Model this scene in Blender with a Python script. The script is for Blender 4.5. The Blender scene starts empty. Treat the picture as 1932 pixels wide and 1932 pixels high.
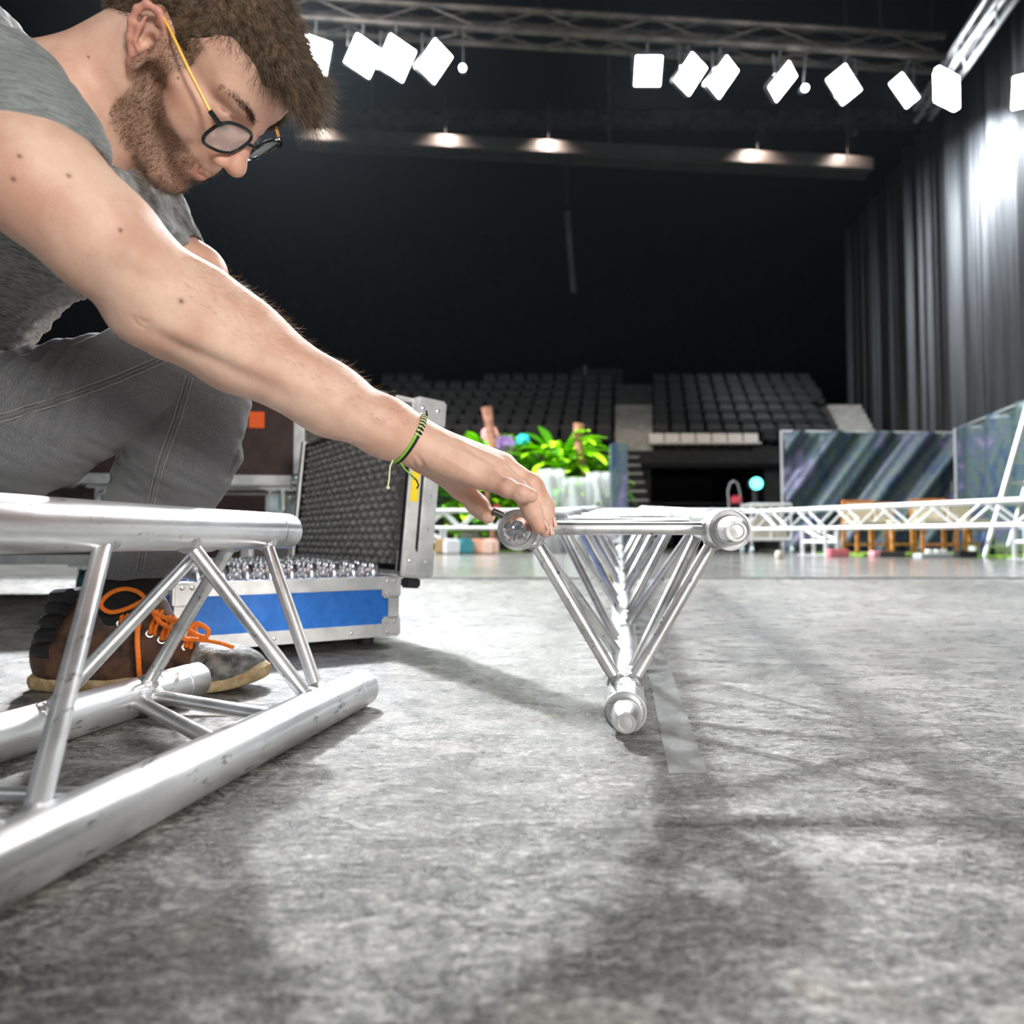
import bpy, bmesh, math, random
import numpy as np
from mathutils import Vector, Matrix, noise
from math import sin, cos, pi, radians as R, atan, sqrt

# ------------------------------------------------------------------ camera
C = bpy.context.scene
COL = C.collection
F = 1340.0; TH = atan(54/1340); CZ = .2155
cam = bpy.data.cameras.new('camera'); camo = bpy.data.objects.new('camera', cam); COL.objects.link(camo)
cam.sensor_width = 36; cam.lens = 36*F/1932; cam.clip_start = .02; cam.clip_end = 200
camo.location = (0, 0, CZ); camo.rotation_euler = (pi/2+TH, 0, 0)
cam.dof.use_dof = True; cam.dof.focus_distance = .86; cam.dof.aperture_fstop = 4.6
C.camera = camo
# ------------------------------------------------------------------ world, exposure
w = bpy.data.worlds.new('World'); C.world = w; w.use_nodes = True
w.node_tree.nodes['Background'].inputs[0].default_value = (.80, .90, 1, 1)
w.node_tree.nodes['Background'].inputs[1].default_value = .11
C.view_settings.view_transform = 'Standard'; C.view_settings.look = 'None'
C.view_settings.gamma = 1; C.view_settings.use_curve_mapping = False
C.view_settings.exposure = 0.25

def ray(px, py):
    x = (px-966)/F; z = -(py-966)/F
    return Vector((x, cos(TH)-z*sin(TH), sin(TH)+z*cos(TH)))
def at(px, py, d):
    r = ray(px, py); k = d/r.y
    return Vector((r.x*k, d, CZ+r.z*k))
def fl(px, py, z=0):
    r = ray(px, py); k = (z-CZ)/r.z
    return Vector((r.x*k, r.y*k, z))
def pm(px, d): return px*d/F

def area(name, loc, tgt, size, power, color=(1, 1, 1), spread=180, shape='SQUARE', sy=None):
    l = bpy.data.lights.new(name, 'AREA'); l.shape = shape; l.size = size
    if sy: l.size_y = sy
    l.energy = power; l.color = color; l.spread = R(spread)
    o = bpy.data.objects.new(name, l); COL.objects.link(o); o.location = loc
    o.rotation_euler = (Vector(tgt)-Vector(loc)).to_track_quat('-Z', 'Y').to_euler()
    return o
# unseen fill lights, added behind the camera and high over the far hall
area('hall_fill', (2.5, -5, 6.5), (-.1, .9, .3), 3.0, 60, (1, .97, .93), shape='RECTANGLE', sy=1.2)
area('front_fill', (1.7, -2.2, .95), (-.35, .75, .45), .8, 96, (1, .96, .91))  # low fill added behind the camera to brighten the person
area('hall_fill', (-4.5, -3, 6.0), (-.2, .9, .3), 2.5, 25, (.95, .98, 1))
area('hall_fill', (4.5, 8, 8.5), (1.0, 9, 0), 3.0, 170, (1, .98, .95))
area('hall_fill', (-3.5, 9, 8.5), (0, 11, 0), 3.0, 260, (1, .98, .95))

# ------------------------------------------------------------------ materials
def mat(name, col=(.5, .5, .5), rough=.5, metal=0, spec=.5, sub=0, emit=None, es=0, alpha=1, trans=0, coat=0):
    m = bpy.data.materials.new(name); m.use_nodes = True
    b = m.node_tree.nodes['Principled BSDF']
    b.inputs['Base Color'].default_value = (*col, 1); b.inputs['Roughness'].default_value = rough
    b.inputs['Metallic'].default_value = metal; b.inputs['Specular IOR Level'].default_value = spec
    b.inputs['Coat Weight'].default_value = coat
    if sub:
        b.inputs['Subsurface Weight'].default_value = sub; b.inputs['Subsurface Radius'].default_value = (1, .3, .15)
        b.inputs['Subsurface Scale'].default_value = .006
    if emit: b.inputs['Emission Color'].default_value = (*emit, 1); b.inputs['Emission Strength'].default_value = es
    b.inputs['Alpha'].default_value = alpha; b.inputs['Transmission Weight'].default_value = trans
    return m
class N:
    """small node helper"""
    def __init__(s, m): s.t = m.node_tree; s.b = s.t.nodes['Principled BSDF']; s.co = None
    def n(s, ty, **kw):
        x = s.t.nodes.new(ty)
        for k, v in kw.items():
            if k.startswith('i_'):
                key = k[2:].replace('_', ' ')
                x.inputs[int(key) if key.isdigit() else key].default_value = v
            else: setattr(x, k, v)
        return x
    def l(s, a, b): s.t.links.new(a, b)
    def coord(s, scale=(1, 1, 1), kind='Object'):
        tc = s.n('ShaderNodeTexCoord'); mp = s.n('ShaderNodeMapping'); mp.inputs['Scale'].default_value = scale
        s.l(tc.outputs[kind], mp.inputs[0]); return mp.outputs[0]
    def noise(s, scale, detail=4, rough=.5, stretch=(1, 1, 1), dist=0, kind='Object'):
        x = s.n('ShaderNodeTexNoise'); x.inputs['Scale'].default_value = scale; x.inputs['Detail'].default_value = detail
        x.inputs['Roughness'].default_value = rough; x.inputs['Distortion'].default_value = dist
        s.l(s.coord(stretch, kind), x.inputs['Vector']); return x.outputs['Fac']
    def ramp(s, fac, stops, interp='LINEAR'):
        x = s.n('ShaderNodeValToRGB'); e = x.color_ramp.elements; x.color_ramp.interpolation = interp
        while len(e) < len(stops): e.new(.5)
        for el, (p, c) in zip(e, stops):
            el.position = p; el.color = (c, c, c, 1) if not isinstance(c, tuple) else (*c, 1)
        s.l(fac, x.inputs[0]); return x.outputs[0]
    def mix(s, fac, a, b, mode='MIX'):
        x = s.n('ShaderNodeMix', data_type='RGBA', blend_type=mode)
        for v, i in ((fac, 0), (a, 6), (b, 7)):
            if isinstance(v, (int, float)): x.inputs[i].default_value = v
            elif isinstance(v, tuple): x.inputs[i].default_value = (*v, 1)
            else: s.l(v, x.inputs[i])
        return x.outputs[2]
    def math(s, op, a, b=0):
        x = s.n('ShaderNodeMath', operation=op)
        for v, i in ((a, 0), (b, 1)):
            if isinstance(v, (int, float)): x.inputs[i].default_value = v
            else: s.l(v, x.inputs[i])
        return x.outputs[0]
    def bump(s, h, strength=.5, dist=.01):
        x = s.n('ShaderNodeBump'); x.inputs['Strength'].default_value = strength; x.inputs['Distance'].default_value = dist
        s.l(h, x.inputs['Height']); s.l(x.outputs[0], s.b.inputs['Normal'])
    def col(s, c): s.l(c, s.b.inputs['Base Color'])
    def rough(s, c): s.l(c, s.b.inputs['Roughness'])

def noisy(name, c1, c2, scale=8, rough=.5, metal=0, bump=0, stretch=(1, 1, 1), **k):
    m = mat(name, c1, rough, metal, **k); n = N(m); f = n.noise(scale, 5, .6, stretch)
    n.col(n.ramp(f, [(.38, c1), (.62, c2)]))
    if bump: n.bump(f, bump, .004)
    return m

# worn aluminium: long scratches and dark scuffs
M_ALU = mat('worn_aluminium', (.75, .76, .77), .34, .88)
n = N(M_ALU); a = n.noise(9, 5, .6, (1, .35, 1), .3); b_ = n.noise(70, 5, .75, (1, .25, 1)); c_ = n.noise(300, 2, .5)
n.col(n.mix(n.ramp(b_, [(.60, 0.), (.66, .85)]), n.ramp(a, [(.34, (.46, .465, .47)), (.46, (.74, .745, .75)), (.6, (.93, .935, .94))]), (.20, .20, .21)))
n.rough(n.ramp(a, [(.3, .24), (.7, .42)])); n.bump(c_, .05, .0006)
M_WELD = noisy('weld_bead', (.45, .45, .46), (.8, .8, .81), 150, .35, .9, .6)
M_STEEL = mat('bright_steel', (.82, .82, .84), .16, 1)
M_ALU2 = noisy('case_aluminium', (.62, .63, .63), (.82, .82, .81), 20, .38, .75, .1)
M_FARALU = mat('rig_aluminium', (.80, .81, .82), .38, .45)
M_BLACK = mat('matt_black', (.012, .012, .014), .7)
M_RUBBER = mat('black_rubber', (.02, .02, .022), .6)
M_BLUE = noisy('blue_laminate', (.006, .17, .68), (.015, .22, .80), 40, .42, 0, .15)
M_WHITE = mat('white_paint', (.8, .8, .8), .5)

# ------------------------------------------------------------------ mesh builder
class MB:
    def __init__(s): s.v = []; s.f = []; s.m = []; s.mi = 0
    def add(s, vs, fs):
        o = len(s.v); s.v += [tuple(p) for p in vs]; s.f += [tuple(i+o for i in f) for f in fs]; s.m += [s.mi]*len(fs)
    def box(s, c, size, rot=None, bev=0):
        c = Vector(c); hx, hy, hz = size[0]/2, size[1]/2, size[2]/2
        if bev:
            bm = bmesh.new(); bmesh.ops.create_cube(bm, size=1)
            for q in bm.verts: q.co = Vector((q.co.x*2*hx, q.co.y*2*hy, q.co.z*2*hz))
            bmesh.ops.bevel(bm, geom=bm.edges[:], offset=bev, segments=2, affect='EDGES')
            bm.verts.index_update(); vs = [q.co.copy() for q in bm.verts]; fs = [[q.index for q in f.verts] for f in bm.faces]; bm.free()
        else:
            vs = [Vector((x, y, z)) for x in (-hx, hx) for y in (-hy, hy) for z in (-hz, hz)]
            fs = [(0, 1, 3, 2), (4, 6, 7, 5), (0, 4, 5, 1), (2, 3, 7, 6), (0, 2, 6, 4), (1, 5, 7, 3)]
        if rot is not None: vs = [rot @ q for q in vs]
        s.add([q+c for q in vs], fs); return s
    def tube(s, pts, r, seg=12, cap=True, closed=False):
        pts = [Vector(p) for p in pts]; n_ = len(pts); rs = r if isinstance(r, (list, tuple)) else [r]*n_
        d0 = (pts[1]-pts[0]).normalized(); up = Vector((0, 0, 1)) if abs(d0.z) < .9 else Vector((1, 0, 0))
        x = d0.cross(up).normalized(); vs = []
        for i, p in enumerate(pts):
            if closed: d = (pts[(i+1) % n_]-pts[i-1]).normalized()
            else:
                d = pts[min(i+1, n_-1)]-pts[max(i-1, 0)]
                d = d.normalized() if d.length > 1e-9 else d0
            x = (x-d*x.dot(d)).normalized(); y = d.cross(x)
            vs += [p+(x*cos(2*pi*k/seg)+y*sin(2*pi*k/seg))*rs[i] for k in range(seg)]
        fs = []
        for i in range(n_ if closed else n_-1):
            j = (i+1) % n_
            fs += [(i*seg+k, i*seg+(k+1) % seg, j*seg+(k+1) % seg, j*seg+k) for k in range(seg)]
        if cap and not closed: fs += [tuple(range(seg))[::-1], tuple((n_-1)*seg+k for k in range(seg))]
        s.add(vs, fs); return s
    def lathe(s, o, axis, prof, seg=32):
        """prof: (along, radius)"""
        o = Vector(o); a = Vector(axis).normalized(); up = Vector((0, 0, 1)) if abs(a.z) < .9 else Vector((1, 0, 0))
        x = a.cross(up).normalized(); y = a.cross(x); vs = []; fs = []
        for t, r in prof: vs += [o+a*t+(x*cos(2*pi*k/seg)+y*sin(2*pi*k/seg))*max(r, 1e-5) for k in range(seg)]
        for i in range(len(prof)-1):
            fs += [(i*seg+k, (i+1)*seg+k, (i+1)*seg+(k+1) % seg, i*seg+(k+1) % seg) for k in range(seg)]
        s.add(vs, fs); return s
    def prism(s, poly, ext):
        """polygon of 3-D points extruded by vector"""
        ext = Vector(ext); k = len(poly); vs = [Vector(p) for p in poly]; vs += [p+ext for p in vs]
        fs = [tuple(range(k)), tuple(range(2*k-1, k-1, -1))]+[(i, i+k, (i+1) % k+k, (i+1) % k) for i in range(k)]
        s.add(vs, fs); return s
    def grid(s, fn, nu, nv, cu=False):
        vs = [fn(i/nu, j/nv) for i in range(nu+1) for j in range(nv+1)]
        s.add(vs, [(i*(nv+1)+j, (i+1)*(nv+1)+j, (i+1)*(nv+1)+j+1, i*(nv+1)+j+1) for i in range(nu) for j in range(nv)]); return s
    def ball(s, c, r, seg=12, sc=(1, 1, 1)):
        c = Vector(c); vs = []; fs = []; k = seg//2
        for i in range(k+1):
            t = pi*i/k
            vs += [c+Vector((sin(t)*cos(2*pi*j/seg)*sc[0], sin(t)*sin(2*pi*j/seg)*sc[1], cos(t)*sc[2]))*r for j in range(seg)]
        for i in range(k): fs += [(i*seg+j, (i+1)*seg+j, (i+1)*seg+(j+1) % seg, i*seg+(j+1) % seg) for j in range(seg)]
        s.add(vs, fs); return s
    def build(s, name, m, parent=None, smooth=True, ang=35, solid=0):
        me = bpy.data.meshes.new(name); me.from_pydata(s.v, [], s.f)
        ms = m if isinstance(m, (list, tuple)) else [m]
        for q in ms: me.materials.append(q)
        if len(ms) > 1: me.polygons.foreach_set('material_index', s.m)
        bm = bmesh.new(); bm.from_mesh(me); bmesh.ops.remove_doubles(bm, verts=bm.verts[:], dist=2e-6)
        bmesh.ops.recalc_face_normals(bm, faces=bm.faces[:])
        for e in bm.edges:
            if len(e.link_faces) == 2 and e.calc_face_angle(0) > R(ang): e.smooth = False
        for f in bm.faces: f.smooth = smooth
        bm.to_mesh(me); bm.free()
        o = bpy.data.objects.new(name, me); COL.objects.link(o)
        if parent: o.parent = parent; o.matrix_parent_inverse = parent.matrix_world.inverted() if False else Matrix.Translation(-parent.location) if parent.rotation_euler[2] == 0 else (Matrix.Translation(parent.location) @ parent.rotation_euler.to_matrix().to_4x4()).inverted()
        if solid:
            md = o.modifiers.new('s', 'SOLIDIFY'); md.thickness = solid; md.offset = 0
        return o
def tag(o, label=None, cat=None, group=None, kind=None):
    if label: o['label'] = label
    if cat: o['category'] = cat
    if group: o['group'] = group
    if kind: o['kind'] = kind
    return o
def empty(name, loc=(0, 0, 0), label=None, cat=None, group=None, rz=0):
    o = bpy.data.objects.new(name, None); COL.objects.link(o); o.location = loc; o.rotation_euler = (0, 0, rz); o.empty_display_size = .05
    return tag(o, label, cat, group)
def copy_tree(o, parent=None):
    c = o.copy(); COL.objects.link(c)
    if parent: c.parent = parent
    for ch in [x for x in ALLC() if x.parent == o]: copy_tree(ch, c)
    return c
def ALLC(): return list(COL.objects)
def struct(o): o['kind'] = 'structure'; return o
rnd = random.Random(7)
# ------------------------------------------------------------------ floor and hall shell
mf = mat('concrete_floor', (.2, .2, .2), .4, 0, .5); n = N(mf)
big = n.noise(1.1, 4, .6); mid = n.noise(13, 9, .78, (1, 1.9, 1), .8); fine = n.noise(110, 7, .8, (1, 1.5, 1), .4); grain = n.noise(520, 3, .7)
base = n.ramp(mid, [(.40, (.009, .008, .007)), (.50, (.065, .061, .052)), (.58, (.40, .385, .35))])
base = n.mix(.5, base, n.ramp(fine, [(.40, (.008, .0075, .006)), (.5, (.115, .110, .097)), (.59, (.62, .60, .56))]))
base = n.mix(.7, base, n.ramp(big, [(.38, .05), (.62, .80)]), 'SOFT_LIGHT')
base = n.mix(n.ramp(grain, [(.54, 0.), (.64, .5)]), base, (.62, .60, .56))
base = n.mix(n.ramp(n.noise(9, 3, .6), [(.60, 0.), (.75, .35)]), base, (.20, .12, .07))
sp = n.n('ShaderNodeTexCoord'); sx = n.n('ShaderNodeSeparateXYZ'); n.l(sp.outputs['Object'], sx.inputs[0])
scr = n.noise(38, 7, .85, (1, 4, 1), 1.5); base = n.mix(n.ramp(scr, [(.60, 0.), (.68, .6)]), base, (.62, .61, .59)); base = n.mix(n.ramp(n.noise(34, 5, .8, (1, 3, 1), 1.), [(.33, .75), (.42, 0.)]), base, (.012, .011, .010))
n.col(base); n.rough(n.ramp(mid, [(.3, .20), (.7, .38)])); n.bump(n.math('ADD', n.math('MULTIPLY', fine, .7), n.math('MULTIPLY', grain, .5)), .6, .0035)
m = MB(); m.box((4, 14, -.1), (40, 36.2, .2)); struct(m.build('floor', mf))
mg = mat('polished_floor_zone', (.2, .2, .2), .16, 0, .6); n = N(mg)
n.col(n.ramp(n.noise(1.6, 6, .7, (1, 3, 1)), [(.35, (.10, .096, .09)), (.65, (.24, .235, .22))])); n.rough(n.ramp(n.noise(3, 3, .5), [(.3, .10), (.7, .22)]))
m = MB(); m.box((5, 11.15, .002), (36, 14.1, .004)); struct(m.build('trim_1', mg))
m = MB(); m.box((5, 4.06, .003), (36, .07, .006)); struct(m.build('trim_2', noisy('dark_floor_seam', (.03, .03, .03), (.12, .12, .12), 9, .6)))
mt = noisy('worn_floor_tape', (.24, .235, .22), (.11, .105, .10), 40, .5, 0, .15, (1, .6, 1))
m = MB(); p0 = fl(1335, 1460); p1 = fl(1205, 1095); q0 = fl(1262, 1460); q1 = fl(1188, 1095)
m.prism([p0, q0, q1, p1], (0, 0, .0006)); struct(m.build('trim_3', mt))

mw = noisy('black_drape_wall', (.0035, .004, .005), (.007, .0075, .009), 3, .9, spec=.1)
m = MB(); m.box((2, 34, 8), (46, .3, 16)); struct(m.build('wall_back', mw))
m = MB(); m.box((2, 16, 15.2), (46, 38, .3)); struct(m.build('ceiling', mat('dark_ceiling', (.012, .014, .016), .9, spec=.1)))
m = MB(); m.box((-14, 22, 8), (.3, 26, 16)); struct(m.build('wall_left', mw))
m = MB(); m.box((17.2, 18, 8), (.3, 34, 16)); struct(m.build('wall_right', mw))

# pleated black curtain along the right side
mc = mat('black_curtain_cloth', (.060, .064, .070), .62, 0, .4); n = N(mc)
n.col(n.ramp(n.noise(3, 4, .6, (4, 4, .15)), [(.3, (.035, .038, .042)), (.7, (.085, .09, .10))]))
def curtain(u, v):
    y = 11.2+u*12.8
    ph = y*5.2+sin(y*1.7)*1.6
    x = 7.75+.16*y + .17*sin(ph)*(.6+.4*sin(y*2.4)) + .07*sin(ph*2.6+1)+.03*sin(ph*6)
    return Vector((x, y, .02+v*(10.75)))
m = MB(); m.grid(curtain, 900, 4)
cu = m.build('stage_curtain', mc, ang=80, solid=.02); tag(cu, 'tall black pleated curtain on the right, lit white by a floodlight near its top', 'curtain')

# ------------------------------------------------------------------ truss segments
RT = .0235
def truss(name, ends, axis, L, t0, pitch, r=RT, spig=True, order=None, rb=.008, seg=28, M=M_ALU, label='', cat='truss', group=None, loc=None, cones=(True, True, True), nodes=None, faces=None):
    """ends: three chord end points; axis: unit vector pointing away from those ends"""
    root = empty(name, loc or ends[0], label, cat, group); a = Vector(axis).normalized(); E = [Vector(e) for e in ends]
    for e in E:
        mb = MB(); mb.lathe(e, a, [(.0045, r*.60), (.0045, r*.93), (0, r*.99), (.0, r), (.036, r), (.0362, r*.93), (.0388, r*.93), (.039, r), (L, r), (L, r*.85), (L-.01, r*.85)], seg)
        mb.build('chord_tube', M, root)
    for (i, j, t, dt) in nodes:
        p = E[i]+a*t; q = E[j]+a*(t+dt); d = (q-p).normalized()
        p2 = p+d*(r*.8); q2 = q-d*(r*.8)
        br = MB().tube([p2, q2], rb, 14).build('brace', M, root)
        for c, dd, e0 in ((p2, d, E[i]), (q2, -d, E[j])):
            MB().tube([c+dd*(.001), c+dd*(.0045), c+dd*.009], [rb*1.75, rb*1.5, rb*1.05], 14).build('weld', M_WELD, br)
    return root

# left truss: two chords on the floor, one on top
al = R(12); U = Vector((sin(al), cos(al), 0))
T = Vector((-.306, .965, .2285)); B1 = Vector((-.196, .935, RT)); B2 = Vector((-.437, .992, RT))
nd = []
def pair(i, j, ti, tj): nd.append((i, j, ti, tj-ti))
pair(0, 1, .060, .108); pair(0, 1, .222, .122); pair(0, 1, .318, .50); pair(0, 1, .55, .52); pair(0, 1, .57, .8)
pair(0, 2, .110, .108); pair(0, 2, .151, .262); pair(0, 2, .62, .59)
pair(1, 2, .170, .100); pair(1, 2, .285, .122); pair(1, 2, .41, .45); pair(1, 2, .66, .5)
truss('aluminium_truss', [T, B1, B2], -U, 1.05, 0, 0, nodes=nd, loc=(B1.x, B1.y, 0),
      label='worn aluminium triangle truss lying at the left in front of the brown boot, apex up', cat='truss')
# right truss: end-on, single chord on the floor, two on top, held by the hand
A2 = Vector((.150, 1, .050)).normalized()
E0 = at(1180, 1334, .80); E0.z = RT+.0008
E1 = at(977, 1000, .80); E2 = at(1378, 1000, .80)
nd = [(1, 2, .050, 0), (0, 1, .075, 0.0), (0, 2, .075, 0.0)]
def pr(i, j, a, b): nd.append((i, j, a, b-a))
for k in range(6):
    o = k*.49
    if o < 2.4: pr(0, 1, .255+o, .075+o); pr(0, 1, .315+o, .50+o)
    if o < 2.2: pr(0, 2, .110+o, .26+o); pr(0, 2, .505+o, .32+o)
    if o < 2.3: pr(1, 2, .09+o, .27+o); pr(2, 1, .31+o, .51+o)
tr = truss('aluminium_truss', [E0, E1, E2], A2, 2.95, 0, 0, nodes=nd, loc=(E0.x, E0.y, 0),
      label='aluminium triangle truss seen end-on in the middle, touched by the reaching hand', cat='truss')
for i, e in enumerate((E0, E1, E2)):
    d = -A2
    mb = MB(); rr = RT
    L_ = .0 if i == 1 else .030
    # spigot: collar, cone, domed end
    mb.lathe(e-d*.010, d, [(0, rr*.74), (.012, rr*.74), (.013, rr*.70), (.018+L_*.6, rr*.66), (.020+L_, rr*.50), (.0215+L_, rr*.46), (.0215+L_, rr*.36), (.020+L_, rr*.30), (.0205+L_, 0)], 32)
    s_ = mb.build('coupler_spigot', M_STEEL if i == 1 else M_ALU, tr)
    if i == 1:
        mb = MB()
        for k in range(7): a_ = k*2*pi/7; mb.box(e+d*.012+Vector((cos(a_), 0, sin(a_)))*.0085, (.006, .006, .003), Matrix.Rotation(a_+.4, 3, 'Y'))
        mb.build('socket_teeth', M_STEEL, s_)
# small timber block under the far end
fe = E0+A2*2.8; zt = fe.z-RT-.006
mb = MB(); mb.box((fe.x, fe.y, zt/2+.0), (.12, .09, zt), bev=.004); bl = mb.build('timber_block', noisy('raw_timber', (.35, .22, .11), (.5, .34, .18), 12, .7))
tag(bl, 'small raw timber block under the far end of the end-on truss', 'block')
# steel pin between thumb and the truss end
pn = MB().tube([at(930, 964, .797), at(948, 972, .801)], .0042, 14).build('steel_pin', mat('dark_steel', (.12, .12, .12), .3, .9)); tag(pn, 'dark steel pin held by the thumb at the left truss end', 'pin')
# ------------------------------------------------------------------ floodlights
mfl = mat('lit_flood_panel', (1, 1, 1), .4, emit=(.93, .97, 1), es=26)
mhd = noisy('flood_housing', (.05, .052, .055), (.10, .10, .11), 8, .6, .3)
TR0, TR1 = at(300, 8, 11.6), at(1760, 96, 11.2)
def under_truss(p):
    t = (p.x-TR0.x)/(TR1.x-TR0.x); q = TR0.lerp(TR1, t); return Vector((p.x, q.y-.34, q.z-.34))
def flood(px, py, d, w, h, yaw, roll, label, power=0, tgt=(-.1, .6, 0), pitch=-28):
    d = 11.0; w *= 1.07; h *= 1.07; c = at(px, py, d); root = empty('floodlight', c, label, 'floodlight', 'lit floodlights under the lighting truss')
    v = (Vector((yaw, -1, 0)).normalized()); v.z = math.tan(R(pitch)); v.normalize()
    x_ = v.cross(Vector((0, 0, 1))).normalized(); y_ = x_.cross(v); x2 = x_*cos(roll)+y_*sin(roll); y2 = -x_*sin(roll)+y_*cos(roll)
    M3 = Matrix((x2, y2, v)).transposed()
    MB().box(c-v*.06, (w+.05, h+.05, .10), M3, .02).build('housing', mhd, root)
    pn_ = MB().box(c, (w, h, .012), M3, .005); pn_.build('light_panel', mfl, root)
    for k in range(5): pass
    MB().tube([c+x2*(w/2+.04)-v*.06, c+x2*(w/2+.04)-v*.10+Vector((0, 0, .28)), c-v*.10+Vector((0, 0, .30)), c-x2*(w/2+.04)-v*.10+Vector((0, 0, .28)), c-x2*(w/2+.04)-v*.06], .014, 8).build('yoke', mhd, root)
    q_ = c-v*.10+Vector((0, 0, .28)); MB().tube([q_, q_.lerp(under_truss(q_), .7), under_truss(q_)], .02, 8).build('clamp', mhd, root)
    if power:
        l = area('flood_beam', c+v*.02, tgt, w, power, (.94, .97, 1)); l.parent = root; l.matrix_parent_inverse = Matrix.Translation(-c)
    return root
K_ = 1
flood(592, 103, 10, .44, .44, .10, .25, 'large floodlight beside the hair, leftmost of the lit row', 1000*K_)
flood(685, 106, 10.2, .40, .42, .30, .40, 'tilted floodlight, second from the left of the lit row', 100)
flood(748, 110, 10.2, .42, .46, .30, .38, 'floodlight touching its left neighbour, third of the left cluster', 100)
flood(820, 116, 10.3, .34, .46, .45, .50, 'narrow tilted floodlight, rightmost of the left cluster', 200)
flood(1223, 134, 10.4, .38, .38, 0, 0, 'square-on floodlight, leftmost of the right-hand row', 450, (1, 3, 0))
flood(1303, 140, 10.4, .33, .44, .35, .45, 'tilted floodlight just right of the square-on one', 200, (1, 3, 0))
flood(1364, 146, 10.5, .30, .46, .45, .45, 'tilted floodlight, third in the right-hand row', 150, (1, 3, 0))
flood(1477, 154, 10.5, .27, .46, .55, .50, 'narrow floodlight left of the tiny round lamp', 150, (1, 4, 0))
flood(1592, 160, 10.6, .30, .44, -.35, -.55, 'floodlight leaning right, right of the tiny round lamp', 150, (1, 4, 0))
flood(1706, 171, 10.6, .20, .44, -.75, -.45, 'thin edge-on floodlight left of the bright curtain light', 100, (2, 4, 0))
flood(1930, 172, 10.2, .26, .44, -.5, 0, 'floodlight cut by the right edge of the photo', 0)
# key light of the man's rim: the flood hidden behind his hair
flood(470, 96, 10, .44, .44, .10, .2, 'floodlight hidden behind the head', 4300*K_)
# glaring floodlight against the curtain
c = at(1786, 168, 13.6); rt = empty('curtain_floodlight', c, 'glaring floodlight hung in front of the curtain at the end of the long truss', 'floodlight')
MB().box(c, (.66, .14, .66), Matrix.Rotation(.5, 3, 'Z'), .02).build('light_panel', mfl, rt)
MB().box(c+Vector((.05, .13, .06)), (.66, .10, .66), Matrix.Rotation(.5, 3, 'Z'), .02).build('housing', mhd, rt)
MB().tube([c+Vector((0, 0, .1)), c+Vector((.1, -.1, .5))], .03, 8).build('hanging_bracket', mhd, rt)
for dx, pw in ((.05, 480), (.3, 200)):
    l = area('curtain_beam', c+Vector((dx+.3, .2, -.45)), c+Vector((2.3, 1.9, -2.6)), .4, pw*.45, (.93, .97, 1), 125); l.parent = rt; l.matrix_parent_inverse = Matrix.Translation(-c)
for px, py, nm in ((873, 128, 'tiny round lamp right of the left floodlight cluster'), (1519, 166, 'tiny round lamp between two narrow floodlights')):
    c = at(px, py, 11.0); rt = empty('round_lamp', c, nm, 'lamp'); MB().tube([c+Vector((0, .1, .03)), under_truss(c)], .012, 6).build('hanger', mhd, rt); MB().ball(c, .055, 14).build('bulb', mat('lamp_glow', (1, 1, 1), emit=(.9, .95, 1), es=6), rt)
    MB().lathe(c+Vector((0, .05, .02)), (0, 1, .2), [(0, .06), (.1, .05), (.14, .03), (.14, 0)], 14).build('lamp_body', mhd, rt)
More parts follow.
